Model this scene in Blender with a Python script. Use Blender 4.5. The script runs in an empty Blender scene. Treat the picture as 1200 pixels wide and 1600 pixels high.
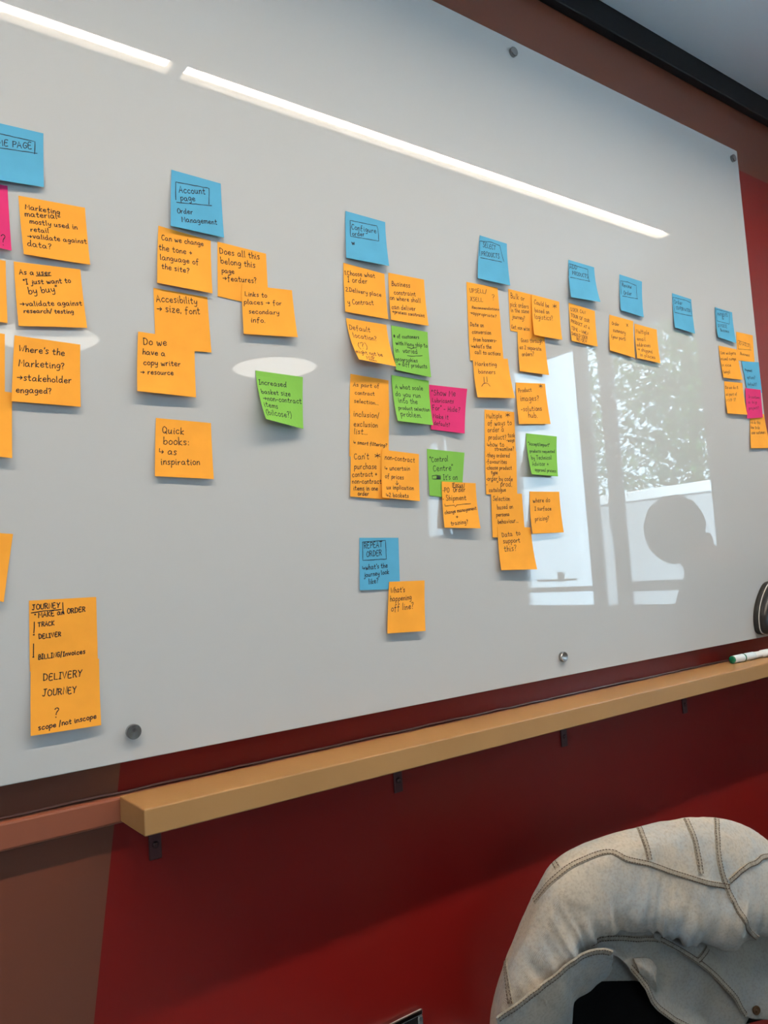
import bpy, bmesh, math, random
from mathutils import Vector, Matrix, noise

SC = bpy.context.scene
COL = SC.collection

# ------------------------------------------------------------------ camera
cam_data = bpy.data.cameras.new('camera')
cam = bpy.data.objects.new('camera', cam_data)
COL.objects.link(cam)
cam_data.sensor_fit = 'VERTICAL'
cam_data.sensor_height = 36.0
cam_data.lens = 36.0 * 1231.7163 / 1600.0
cam_data.clip_start = 0.02
RIGHT = Vector((0.803278, -0.591963, -0.065749))
DOWN = Vector((-0.006808, 0.101258, -0.994837))
FWD = Vector((0.595565, 0.799579, 0.077308))
cam.matrix_world = Matrix(((RIGHT.x, -DOWN.x, -FWD.x, 0.0),
                           (RIGHT.y, -DOWN.y, -FWD.y, -0.963634),
                           (RIGHT.z, -DOWN.z, -FWD.z, 1.2),
                           (0, 0, 0, 1)))
SC.camera = cam

# ------------------------------------------------------------------ light levels
SKY_STRENGTH = 12.0
SUN_STRENGTH = 62.0
LED_STRENGTH = 100.0
DISC_STRENGTH = 7.0
SC.view_settings.view_transform = 'Standard'
SC.view_settings.look = 'None'
SC.view_settings.gamma = 1.0
SC.view_settings.use_curve_mapping = False
SC.view_settings.exposure = 0.0
SC.render.engine = 'CYCLES'
SC.cycles.use_denoising = True
SC.cycles.max_bounces = 10
SC.cycles.diffuse_bounces = 5
SC.cycles.glossy_bounces = 4
SC.cycles.transparent_max_bounces = 12
SC.cycles.sample_clamp_indirect = 6.0
SC.cycles.caustics_reflective = False
SC.cycles.caustics_refractive = False

world = bpy.data.worlds.new('sky')
SC.world = world
world.use_nodes = True
wn = world.node_tree
for nd in list(wn.nodes): wn.nodes.remove(nd)
wo = wn.nodes.new('ShaderNodeOutputWorld')
wb = wn.nodes.new('ShaderNodeBackground')
wb.inputs['Color'].default_value = (0.64, 0.83, 1.0, 1)
wb.inputs['Strength'].default_value = SKY_STRENGTH
wn.links.new(wb.outputs[0], wo.inputs[0])

sun_data = bpy.data.lights.new('sun', 'SUN')
sun_data.energy = SUN_STRENGTH
sun_data.angle = math.radians(3)
sun_data.color = (0.92, 0.97, 1.0)
sun = bpy.data.objects.new('sun', sun_data)
COL.objects.link(sun)
sun.rotation_euler = Vector((0.62, -0.58, -0.55)).to_track_quat('-Z', 'Y').to_euler()
sun.location = (-4, -4, 9)

# ------------------------------------------------------------------ materials
def mat(name, color, rough=0.5, metal=0.0, spec=0.5, bump=None, vary=None, emit=None, sheen=0.0, aniso=None):
    m = bpy.data.materials.new(name)
    m.use_nodes = True
    nt = m.node_tree
    b = nt.nodes['Principled BSDF']
    b.inputs['Base Color'].default_value = (*color, 1)
    b.inputs['Roughness'].default_value = rough
    b.inputs['Metallic'].default_value = metal
    b.inputs['Specular IOR Level'].default_value = spec
    if sheen:
        b.inputs['Sheen Weight'].default_value = sheen
    tc = nt.nodes.new('ShaderNodeTexCoord')
    if vary:                                    # (scale, amount)
        n = nt.nodes.new('ShaderNodeTexNoise')
        n.inputs['Scale'].default_value = vary[0]
        n.inputs['Detail'].default_value = 5
        r = nt.nodes.new('ShaderNodeValToRGB')
        k = vary[1]
        r.color_ramp.elements[0].position = 0.3
        r.color_ramp.elements[1].position = 0.7
        r.color_ramp.elements[0].color = (*[max(0, c * (1 - k)) for c in color], 1)
        r.color_ramp.elements[1].color = (*[min(1, c * (1 + k)) for c in color], 1)
        nt.links.new(tc.outputs['Object'], n.inputs['Vector'])
        nt.links.new(n.outputs['Fac'], r.inputs['Fac'])
        nt.links.new(r.outputs['Color'], b.inputs['Base Color'])
    if bump:                                    # (scale, strength, distance)
        n2 = nt.nodes.new('ShaderNodeTexNoise')
        n2.inputs['Scale'].default_value = bump[0]
        n2.inputs['Detail'].default_value = 3
        bp = nt.nodes.new('ShaderNodeBump')
        bp.inputs['Strength'].default_value = bump[1]
        bp.inputs['Distance'].default_value = bump[2]
        nt.links.new(tc.outputs['Object'], n2.inputs['Vector'])
        nt.links.new(n2.outputs['Fac'], bp.inputs['Height'])
        nt.links.new(bp.outputs['Normal'], b.inputs['Normal'])
    if emit:
        b.inputs['Emission Color'].default_value = (*emit[0], 1)
        b.inputs['Emission Strength'].default_value = emit[1]
    if aniso:
        tg = nt.nodes.new('ShaderNodeTangent')
        tg.direction_type = 'RADIAL'
        tg.axis = aniso
        b.inputs['Anisotropic'].default_value = 0.9
        nt.links.new(tg.outputs[0], b.inputs['Tangent'])
    return m

M = {}
M['red'] = mat('red_wall_paint', (0.185, 0.0070, 0.0055), 0.30, spec=0.32, bump=(90, 0.05, 0.002))
M['brown'] = mat('brown_wall', (0.142, 0.043, 0.023), 0.28, spec=0.5, bump=(90, 0.05, 0.002))
M['rail'] = mat('brown_rail_paint', (0.24, 0.075, 0.04), 0.3, bump=(60, 0.05, 0.002))
M['black_trim'] = mat('black_trim_paint', (0.005, 0.0055, 0.007), 0.6, spec=0.2)
M['ceiling'] = mat('ceiling_paint', (0.70, 0.80, 0.87), 0.8, bump=(200, 0.05, 0.001))
M['plaster'] = mat('pale_wall_paint', (0.66, 0.67, 0.68), 0.7, vary=(1.2, 0.04))
M['carpet'] = mat('grey_carpet', (0.20, 0.21, 0.225), 0.95, bump=(400, 0.5, 0.004), vary=(30, 0.25))
M['board'] = mat('white_backed_glass', (0.485, 0.495, 0.495), 0.015, spec=0.5)
M['board_edge'] = mat('glass_edge', (0.30, 0.40, 0.36), 0.05)
M['steel'] = mat('brushed_steel', (0.36, 0.355, 0.35), 0.22, metal=1.0, aniso='Y')
M['steel_dark'] = mat('steel_barrel', (0.35, 0.35, 0.35), 0.3, metal=1.0)
M['chrome'] = mat('chrome_trim', (0.75, 0.74, 0.73), 0.12, metal=1.0)
M['tan'] = mat('tan_ledge_paint', (0.37, 0.20, 0.075), 0.38, bump=(120, 0.12, 0.001), vary=(9, 0.06))
M['caulk'] = mat('glossy_caulk', (0.28, 0.12, 0.09), 0.15, bump=(60, 0.4, 0.003))
M['bracket'] = mat('dark_red_bracket', (0.045, 0.005, 0.007), 0.55)
M['screw'] = mat('screw_metal', (0.10, 0.06, 0.06), 0.4, metal=1.0)
M['O'] = mat('orange_paper', (0.88, 0.37, 0.042), 0.75, spec=0.15, vary=(25, 0.05))
M['B'] = mat('blue_paper', (0.09, 0.36, 0.56), 0.75, spec=0.15, vary=(25, 0.05))
M['P'] = mat('pink_paper', (0.64, 0.032, 0.16), 0.75, spec=0.15, vary=(25, 0.05))
M['G'] = mat('green_paper', (0.20, 0.47, 0.075), 0.75, spec=0.15, vary=(25, 0.05))
M['ink'] = mat('black_ink', (0.012, 0.011, 0.018), 0.6, spec=0.2)
M['black_plastic'] = mat('black_plastic', (0.012, 0.012, 0.013), 0.3)
M['felt'] = mat('dark_felt', (0.02, 0.02, 0.02), 0.95)
M['pale_piping'] = mat('pale_piping', (0.5, 0.48, 0.45), 0.5)
M['white_plastic'] = mat('white_plastic', (0.75, 0.77, 0.78), 0.3)
M['marker_white'] = mat('marker_white', (0.62, 0.70, 0.74), 0.3)
M['marker_green'] = mat('marker_green', (0.0, 0.16, 0.075), 0.25)
M['black_fabric'] = mat('black_chair_fabric', (0.006, 0.006, 0.0065), 0.95, spec=0.1, bump=(900, 0.3, 0.001))
M['chair_metal'] = mat('chair_leg_metal', (0.25, 0.25, 0.26), 0.3, metal=1.0)
M['led'] = mat('lit_diffuser', (0.9, 0.9, 0.9), 0.5, emit=((1.0, 0.845, 0.67), LED_STRENGTH))
M['disc'] = mat('lit_disc', (0.9, 0.9, 0.9), 0.5, emit=((1.0, 0.93, 0.82), DISC_STRENGTH))
M['white_metal'] = mat('white_enamel', (0.75, 0.74, 0.72), 0.4)
M['window_frame'] = mat('white_window_frame', (0.62, 0.66, 0.70), 0.35)
M['dark_frame'] = mat('grey_window_post', (0.20, 0.20, 0.21), 0.4)
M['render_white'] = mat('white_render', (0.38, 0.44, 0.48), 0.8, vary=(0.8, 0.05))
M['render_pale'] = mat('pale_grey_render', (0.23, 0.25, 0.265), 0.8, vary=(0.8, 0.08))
M['render_grey'] = mat('grey_roof', (0.45, 0.47, 0.48), 0.8)
M['ground'] = mat('pale_paving', (0.60, 0.68, 0.74), 0.9, vary=(2, 0.2))
M['bark'] = mat('bark', (0.12, 0.09, 0.06), 0.9)
M['skin'] = mat('skin', (0.55, 0.36, 0.27), 0.5)
M['hair'] = mat('dark_hair', (0.03, 0.02, 0.015), 0.6, bump=(80, 0.6, 0.01))
M['sweater'] = mat('charcoal_sweater', (0.035, 0.035, 0.04), 0.9, bump=(300, 0.3, 0.002))
M['jeans'] = mat('dark_jeans', (0.03, 0.04, 0.07), 0.9)
M['thread'] = mat('brown_thread', (0.05, 0.024, 0.010), 0.8)
M['brass'] = mat('aged_brass', (0.16, 0.09, 0.05), 0.3, metal=1.0)

def leaf_material():
    m = mat('leaf', (0.05, 0.11, 0.045), 0.45, vary=(1.5, 0.4))
    b = m.node_tree.nodes['Principled BSDF']
    tr = m.node_tree.nodes.new('ShaderNodeBsdfTranslucent')
    tr.inputs['Color'].default_value = (0.12, 0.25, 0.08, 1)
    mx = m.node_tree.nodes.new('ShaderNodeMixShader')
    mx.inputs[0].default_value = 0.35
    m.node_tree.links.new(b.outputs[0], mx.inputs[1])
    m.node_tree.links.new(tr.outputs[0], mx.inputs[2])
    m.node_tree.links.new(mx.outputs[0], m.node_tree.nodes['Material Output'].inputs[0])
    return m
M['leaf'] = leaf_material()

def pane_material():
    m = bpy.data.materials.new('window_glass')
    m.use_nodes = True
    nt = m.node_tree
    for nd in list(nt.nodes): nt.nodes.remove(nd)
    o = nt.nodes.new('ShaderNodeOutputMaterial')
    t = nt.nodes.new('ShaderNodeBsdfTransparent')
    t.inputs[0].default_value = (0.93, 0.96, 0.96, 1)
    g = nt.nodes.new('ShaderNodeBsdfGlossy')
    g.inputs['Roughness'].default_value = 0.0
    fr = nt.nodes.new('ShaderNodeFresnel')
    fr.inputs['IOR'].default_value = 1.3
    mx = nt.nodes.new('ShaderNodeMixShader')
    nt.links.new(fr.outputs[0], mx.inputs[0])
    nt.links.new(t.outputs[0], mx.inputs[1])
    nt.links.new(g.outputs[0], mx.inputs[2])
    nt.links.new(mx.outputs[0], o.inputs[0])
    return m
M['pane'] = pane_material()

def denim_material(name, base, blue, dark):
    m = bpy.data.materials.new(name)
    m.use_nodes = True
    nt = m.node_tree
    b = nt.nodes['Principled BSDF']
    b.inputs['Roughness'].default_value = 0.92
    b.inputs['Specular IOR Level'].default_value = 0.12
    b.inputs['Sheen Weight'].default_value = 0.15
    tc = nt.nodes.new('ShaderNodeTexCoord')
    n1 = nt.nodes.new('ShaderNodeTexNoise')      # washed blue patches
    n1.inputs['Scale'].default_value = 13
    n1.inputs['Detail'].default_value = 4
    n1.inputs['Roughness'].default_value = 0.65
    r1 = nt.nodes.new('ShaderNodeValToRGB')
    r1.color_ramp.elements[0].position = 0.40
    r1.color_ramp.elements[1].position = 0.68
    r1.color_ramp.elements[0].color = (*base, 1)
    r1.color_ramp.elements[1].color = (*blue, 1)
    n2 = nt.nodes.new('ShaderNodeTexNoise')      # fine mottling
    n2.inputs['Scale'].default_value = 260
    n2.inputs['Detail'].default_value = 6
    mixc = nt.nodes.new('ShaderNodeMix')
    mixc.data_type = 'RGBA'
    mixc.blend_type = 'MIX'
    mr = nt.nodes.new('ShaderNodeMapRange')
    mr.inputs['From Min'].default_value = 0.45
    mr.inputs['From Max'].default_value = 0.75
    mr.inputs['To Max'].default_value = 0.5
    nt.links.new(tc.outputs['Object'], n1.inputs['Vector'])
    nt.links.new(tc.outputs['Object'], n2.inputs['Vector'])
    nt.links.new(n1.outputs['Fac'], r1.inputs['Fac'])
    nt.links.new(n2.outputs['Fac'], mr.inputs['Value'])
    nt.links.new(mr.outputs['Result'], mixc.inputs[0])
    nt.links.new(r1.outputs['Color'], mixc.inputs[6])
    mixc.inputs[7].default_value = (*dark, 1)
    nt.links.new(mixc.outputs[2], b.inputs['Base Color'])
    w = nt.nodes.new('ShaderNodeTexWave')        # twill
    w.inputs['Scale'].default_value = 420
    w.inputs['Distortion'].default_value = 1.5
    n3 = nt.nodes.new('ShaderNodeTexNoise')
    n3.inputs['Scale'].default_value = 60
    n3.inputs['Detail'].default_value = 5
    add = nt.nodes.new('ShaderNodeMath')
    add.operation = 'MULTIPLY_ADD'
    add.inputs[1].default_value = 0.25
    nt.links.new(tc.outputs['Object'], w.inputs['Vector'])
    nt.links.new(tc.outputs['Object'], n3.inputs['Vector'])
    nt.links.new(w.outputs['Fac'], add.inputs[0])
    nt.links.new(n3.outputs['Fac'], add.inputs[2])
    bp = nt.nodes.new('ShaderNodeBump')
    bp.inputs['Strength'].default_value = 0.45
    bp.inputs['Distance'].default_value = 0.004
    nt.links.new(add.outputs[0], bp.inputs['Height'])
    nt.links.new(bp.outputs['Normal'], b.inputs['Normal'])
    return m
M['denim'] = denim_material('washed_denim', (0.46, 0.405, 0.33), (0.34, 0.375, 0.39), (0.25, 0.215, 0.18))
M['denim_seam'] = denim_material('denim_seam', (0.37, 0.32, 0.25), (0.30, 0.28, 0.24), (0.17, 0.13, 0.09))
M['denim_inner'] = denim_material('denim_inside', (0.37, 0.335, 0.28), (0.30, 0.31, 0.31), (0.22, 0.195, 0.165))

# ------------------------------------------------------------------ helpers
def obj(name, bm, material, parent=None, smooth=False):
    me = bpy.data.meshes.new(name)
    bm.normal_update()
    bm.to_mesh(me)
    bm.free()
    o = bpy.data.objects.new(name, me)
    COL.objects.link(o)
    for mm in (material if isinstance(material, (list, tuple)) else [material]):
        me.materials.append(mm)
    if smooth:
        for pl in me.polygons: pl.use_smooth = True
    if parent:
        o.parent = parent
        o.matrix_parent_inverse = Matrix.Translation(-parent.location)
    return o

def thing(name, label, cat, loc=(0, 0, 0), group=None):
    o = bpy.data.objects.new(name, None)
    COL.objects.link(o)
    o.empty_display_size = 0.05
    o.location = loc
    o['label'] = label
    o['category'] = cat
    if group: o['group'] = group
    return o

def tag(o, label, cat, group=None):
    o['label'] = label
    o['category'] = cat
    if group: o['group'] = group
    return o

def struct(name, bm, material, smooth=False):
    o = obj(name, bm, material, None, smooth)
    o['kind'] = 'structure'
    return o

def box(bm, x0, x1, y0, y1, z0, z1, bevel=0.0, seg=2, mi=0):
    r = bmesh.ops.create_cube(bm, size=1.0)
    vs = r['verts']
    bmesh.ops.scale(bm, vec=(x1 - x0, y1 - y0, z1 - z0), verts=vs)
    bmesh.ops.translate(bm, vec=((x0 + x1) / 2, (y0 + y1) / 2, (z0 + z1) / 2), verts=vs)
    fs = {f for v in vs for f in v.link_faces}
    for f in fs: f.material_index = mi
    if bevel:
        es = list({e for v in vs for e in v.link_edges})
        bmesh.ops.bevel(bm, geom=es, offset=bevel, segments=seg, profile=0.5, affect='EDGES')
    return vs

def B(*a, **k):
    bm = bmesh.new()
    box(bm, *a, **k)
    return bm

def frame_for(d):
    d = d.normalized()
    a = Vector((0, 0, 1)) if abs(d.z) < 0.9 else Vector((1, 0, 0))
    u = d.cross(a).normalized()
    return u, d.cross(u).normalized()

def lathe(bm, origin, axis, prof, n=32):
    """prof: list of (distance along axis, radius)"""
    axis = Vector(axis).normalized()
    u, w = frame_for(axis)
    origin = Vector(origin)
    rings = []
    for d, r in prof:
        if r < 1e-6:
            rings.append([bm.verts.new(origin + axis * d)])
        else:
            rings.append([bm.verts.new(origin + axis * d + (u * math.cos(2 * math.pi * k / n) + w * math.sin(2 * math.pi * k / n)) * r) for k in range(n)])
    for a, b in zip(rings, rings[1:]):
        for k in range(n):
            k2 = (k + 1) % n
            if len(a) == 1 and len(b) == 1: continue
            if len(a) == 1: bm.faces.new((a[0], b[k], b[k2]))
            elif len(b) == 1: bm.faces.new((a[k], b[0], a[k2]))
            else: bm.faces.new((a[k], b[k], b[k2], a[k2]))
    bmesh.ops.recalc_face_normals(bm, faces=bm.faces)

def tube(bm, pts, r, n=10, cap=True):
    pts = [Vector(p) for p in pts]
    rings = []
    for i, p in enumerate(pts):
        d = (pts[min(i + 1, len(pts) - 1)] - pts[max(i - 1, 0)])
        u, w = frame_for(d)
        rr = r[i] if isinstance(r, (list, tuple)) else r
        rings.append([bm.verts.new(p + (u * math.cos(2 * math.pi * k / n) + w * math.sin(2 * math.pi * k / n)) * rr) for k in range(n)])
    for a, b in zip(rings, rings[1:]):
        for k in range(n):
            bm.faces.new((a[k], a[(k + 1) % n], b[(k + 1) % n], b[k]))
    if cap:
        bm.faces.new(rings[0][::-1]); bm.faces.new(rings[-1])
    bmesh.ops.recalc_face_normals(bm, faces=bm.faces)

def cr(p0, p1, p2, p3, t):
    return 0.5 * ((2 * p1) + (p2 - p0) * t + (2 * p0 - 5 * p1 + 4 * p2 - p3) * t * t + (3 * p1 - p0 - 3 * p2 + p3) * t ** 3)

def ev1(a, u):
    n = len(a)
    u = min(max(u, 0), n - 1 - 1e-6)
    i = int(u)
    g = lambda k: a[min(max(k, 0), n - 1)]
    return cr(g(i - 1), g(i), g(i + 1), g(i + 2), u - i)

def smooth_line(pts, step=6):
    out = []
    n = len(pts)
    for i in range(n - 1):
        for k in range(step):
            out.append(ev1(pts, i + k / step))
    out.append(pts[-1])
    return out

# ------------------------------------------------------------------ room shell
X_L, X_R, Y_B, Y_W, Z_C = -2.6, 3.0, -4.3, 0.03, 2.4

# wall behind the glass board: red, with brown left of a slanted line and along the top
bm = bmesh.new()
def quad(bm, pts, mi):
    f = bm.faces.new([bm.verts.new(p) for p in pts]); f.material_index = mi
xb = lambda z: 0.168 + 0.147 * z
ZP = 2.1735                                     # wall colour is red below this height, brown above
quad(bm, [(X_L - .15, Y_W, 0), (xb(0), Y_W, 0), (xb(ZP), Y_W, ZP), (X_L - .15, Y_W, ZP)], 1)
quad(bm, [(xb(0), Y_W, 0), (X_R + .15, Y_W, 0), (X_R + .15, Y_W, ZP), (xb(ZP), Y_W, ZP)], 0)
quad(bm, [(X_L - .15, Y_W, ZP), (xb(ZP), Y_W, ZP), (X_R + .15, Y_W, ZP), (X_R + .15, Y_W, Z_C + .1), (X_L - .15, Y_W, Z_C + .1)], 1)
a0, a1, b0, b1 = X_L - .15, X_R + .15, Y_W, Y_W + .12
zt = Z_C + .1
quad(bm, [(a0, b1, 0), (a0, b1, zt), (a1, b1, zt), (a1, b1, 0)], 0)
quad(bm, [(a0, b0, 0), (a0, b0, ZP), (a0, b0, zt), (a0, b1, zt), (a0, b1, 0)], 0)
quad(bm, [(a1, b0, 0), (a1, b1, 0), (a1, b1, zt), (a1, b0, zt), (a1, b0, ZP)], 0)
quad(bm, [(a0, b0, zt), (a1, b0, zt), (a1, b1, zt), (a0, b1, zt)], 0)
quad(bm, [(a0, b0, 0), (a0, b1, 0), (a1, b1, 0), (a1, b0, 0), (xb(0), b0, 0)], 0)
bmesh.ops.remove_doubles(bm, verts=bm.verts, dist=1e-5)
bmesh.ops.recalc_face_normals(bm, faces=bm.faces)
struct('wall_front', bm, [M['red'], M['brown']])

struct('floor', B(X_L - .15, X_R + .15, Y_B - .15, Y_W, -0.12, 0), M['carpet'])
struct('wall_left', B(X_L - .15, X_L, Y_B, Y_W, 0, Z_C), M['plaster'])
WB = (-1.5, -0.3, 1.0, 2.1)                      # opening for the added daylight window in the back wall (x0, x1, z0, z1)
bm = bmesh.new()
box(bm, X_L - .15, WB[0], Y_B - .15, Y_B, 0, Z_C)
box(bm, WB[1], X_R + .15, Y_B - .15, Y_B, 0, Z_C)
box(bm, WB[0], WB[1], Y_B - .15, Y_B, 0, WB[2])
box(bm, WB[0], WB[1], Y_B - .15, Y_B, WB[3], Z_C)
struct('wall_back', bm, M['plaster'])

# ceiling with the slot that takes the recessed light line
SL0, SL1 = -0.716, -0.661
LX = [(-1.3, 0.700), (0.728, 2.64)]
bm = bmesh.new()
box(bm, X_L - .15, X_R + .15, Y_B - .15, SL0, Z_C, Z_C + .12)
box(bm, X_L - .15, X_R + .15, SL1, Y_W + .12, Z_C, Z_C + .12)
box(bm, X_L - .15, LX[0][0], SL0, SL1, Z_C, Z_C + .12)
box(bm, LX[0][1], LX[1][0], SL0, SL1, Z_C, Z_C + .12)
box(bm, LX[1][1], X_R + .15, SL0, SL1, Z_C, Z_C + .12)
box(bm, LX[0][0], LX[0][1], SL0, SL1, Z_C + .05, Z_C + .12)
box(bm, LX[1][0], LX[1][1], SL0, SL1, Z_C + .05, Z_C + .12)
struct('ceiling', bm, M['ceiling'])

# right wall with its window openings (y0, y1, z0, z1)
WIN = [(-1.94, -0.80, 0.95, 2.25), (-2.78, -2.42, 1.37, 1.98)]
bm = bmesh.new()
ys = [Y_B, WIN[1][0], WIN[1][1], WIN[0][0], WIN[0][1], Y_W]
T_ = 0.10
box(bm, X_R, X_R + T_, ys[0], ys[1], 0, Z_C)
box(bm, X_R, X_R + T_, ys[1], ys[2], 0, WIN[1][2])
box(bm, X_R, X_R + T_, ys[1], ys[2], WIN[1][3], Z_C)
box(bm, X_R, X_R + T_, ys[2], ys[3], 0, Z_C)
box(bm, X_R, X_R + T_, ys[3], ys[4], 0, WIN[0][2])
box(bm, X_R, X_R + T_, ys[3], ys[4], WIN[0][3], Z_C)
box(bm, X_R, X_R + T_, ys[4], ys[5], 0, Z_C)
struct('wall_right', bm, M['plaster'])

# windows
def bars(bm, items):
    for (y0, y1, z0, z1, x0, x1) in items:
        box(bm, x0, x1, y0, y1, z0, z1, bevel=0.004, seg=1)
Y0, Y1, Z0, Z1 = WIN[0]
bm = bmesh.new()
xo, xi = X_R + .05, X_R + .022
fr = [(Y0, Y0 + .035, Z0, Z1, xi, xo), (Y1 - .03, Y1, Z0, Z1, xi, xo), (Y0 + .035, Y1 - .03, Z0, Z0 + .035, xi, xo), (Y0 + .035, Y1 - .03, Z1 - .03, Z1, xi, xo),
      (-1.345, -1.265, Z0 + .035, Z1 - .03, xi + .004, xo - .004),
      (-1.265, Y1 - .03, 1.045, 1.09, xi + .004, xo - .004), (Y0 + .035, -1.46, 1.05, 1.075, xi + .004, xo - .004)]
bars(bm, fr)
w1 = struct('window_1', bm, M['window_frame'])
wp = obj('mullion', B(xi - .006, xo + .002, -1.475, -1.412, Z0, Z1, bevel=.004), M['dark_frame'], w1)
obj('pane', B(xo - .016, xo - .011, Y0 + .02, Y1 - .02, Z0 + .02, Z1 - .02), M['pane'], w1)
bm = bmesh.new()
box(bm, xi - .045, xi - .03, -1.315, -1.295, 1.33, 1.47, bevel=.004)
box(bm, xi - .04, xi + .005, -1.315, -1.295, 1.39, 1.42, bevel=.004)
obj('handle', bm, M['steel_dark'], w1)
bm = bmesh.new()
box(bm, xi - .03, xi - .018, -1.80, -1.55, 1.105, 1.115, bevel=.002)
box(bm, xi - .035, xi - .012, -1.66, -1.63, 1.10, 1.15, bevel=.004)
obj('window_stay', bm, M['steel_dark'], w1)
Y0, Y1, Z0, Z1 = WIN[1]
bm = bmesh.new()
bars(bm, [(Y0, Y0 + .03, Z0, Z1, xi, xo), (Y1 - .03, Y1, Z0, Z1, xi, xo), (Y0 + .03, Y1 - .03, Z0, Z0 + .03, xi, xo), (Y0 + .03, Y1 - .03, Z1 - .03, Z1, xi, xo), (-2.53, -2.49, Z0 + .03, Z1 - .03, xi, xo)])
w2 = struct('window_2', bm, M['window_frame'])
obj('pane', B(xo - .016, xo - .011, Y0 + .02, Y1 - .02, Z0 + .02, Z1 - .02), M['pane'], w2)

bm = bmesh.new()
for a in ((WB[0], WB[0] + .05, WB[2], WB[3]), (WB[1] - .05, WB[1], WB[2], WB[3]), (-.925, -.875, WB[2], WB[3]), (WB[0], WB[1], WB[2], WB[2] + .05), (WB[0], WB[1], WB[3] - .05, WB[3])):
    box(bm, a[0], a[1], Y_B - .09, Y_B - .04, a[2], a[3], bevel=.003, seg=1)
w3 = struct('added_fill_window', bm, M['window_frame'])  # unseen window, added to let more bluish daylight into the room
obj('pane', B(WB[0] + .02, WB[1] - .02, Y_B - .068, Y_B - .062, WB[2] + .02, WB[3] - .02), M['pane'], w3)  # pane of the added unseen window

# trim along the wall: black strip under the ceiling, brown batten under the board
bm = bmesh.new()
box(bm, X_L, X_R, Y_W - .022, Y_W, 2.340, Z_C, bevel=.002, seg=1)
struct('trim_1', bm, M['black_trim'])
bm = bmesh.new()
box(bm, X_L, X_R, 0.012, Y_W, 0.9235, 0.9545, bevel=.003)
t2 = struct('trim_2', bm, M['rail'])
bm = bmesh.new()
rnd = random.Random(4)
pts = []
x = X_L + .01
while x < X_R - .01:
    pts.append((x, Y_W - .0015 + rnd.uniform(-.0007, .0007), 0.9560 + rnd.uniform(-.0008, .0008)))
    x += .03
tube(bm, pts, 0.0016, 8)
obj('caulk_bead', bm, M['caulk'], t2, smooth=True)
bm = bmesh.new()
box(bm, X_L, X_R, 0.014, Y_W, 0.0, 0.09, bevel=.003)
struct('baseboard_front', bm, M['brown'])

# ------------------------------------------------------------------ lights in the ceiling
def line_light(x0, x1, label):
    t = thing('linear_ceiling_light', label, 'ceiling light', ((x0 + x1) / 2, (SL0 + SL1) / 2, Z_C), 'light lines in the ceiling')
    bm = bmesh.new()
    box(bm, x0, x1, SL1 - .002, SL1, Z_C - .002, Z_C + .05)
    box(bm, x0, x1, SL0, SL0 + .002, Z_C - .002, Z_C + .05)
    box(bm, x0, x0 + .002, SL0 + .002, SL1 - .002, Z_C - .002, Z_C + .05)
    box(bm, x1 - .002, x1, SL0 + .002, SL1 - .002, Z_C - .002, Z_C + .05)
    obj('housing', bm, M['white_metal'], t)
    obj('diffuser', B(x0 + .004, x1 - .004, SL0 + .003, SL1 - .003, Z_C + .016, Z_C + .022), M['led'], t)
line_light(*LX[0], 'lit ceiling light line mirrored at the top left of the board')
line_light(*LX[1], 'long lit ceiling light line mirrored across the board to the right')

def disc_light(x, y, label):
    t = thing('round_ceiling_light', label, 'ceiling light', (x, y, Z_C), 'round ceiling lights')
    bm = bmesh.new()
    lathe(bm, (x, y, Z_C), (0, 0, -1), [(0, .25), (.012, .25), (.016, .245), (.016, .232), (0.004, .232)], 48)
    obj('frame', bm, M['white_metal'], t, smooth=True)
    bm = bmesh.new()
    lathe(bm, (x, y, Z_C), (0, 0, -1), [(.004, .231), (.012, .229), (.014, 0)], 48)
    obj('diffuser', bm, M['disc'], t)
disc_light(2.15, -2.86, 'round ceiling light mirrored as the pale ellipse above the curled green note')
disc_light(0.92, -2.80, "round ceiling light mirrored behind the 'As a user' note")

# ------------------------------------------------------------------ outside the window
struct('ground', B(-40, 40, -40, 30, -0.6, -0.5), M['ground'])
g = thing('garden_building', 'low white outbuilding mirrored behind the seated person', 'building', (9.5, -5, -0.5))
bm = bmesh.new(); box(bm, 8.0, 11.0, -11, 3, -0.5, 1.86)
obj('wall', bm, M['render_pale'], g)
bm = bmesh.new(); box(bm, 7.97, 11.03, -11.03, 3.03, 1.86, 1.98, bevel=.01)
obj('roof', bm, M['render_grey'], g)
bm = bmesh.new()
box(bm, 6.0, 6.16, -9.5, -3.97, -0.5, 5.2, bevel=.02)
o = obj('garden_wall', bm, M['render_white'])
tag(o, 'tall bright white wall mirrored at the left of the window', 'wall')

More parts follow.
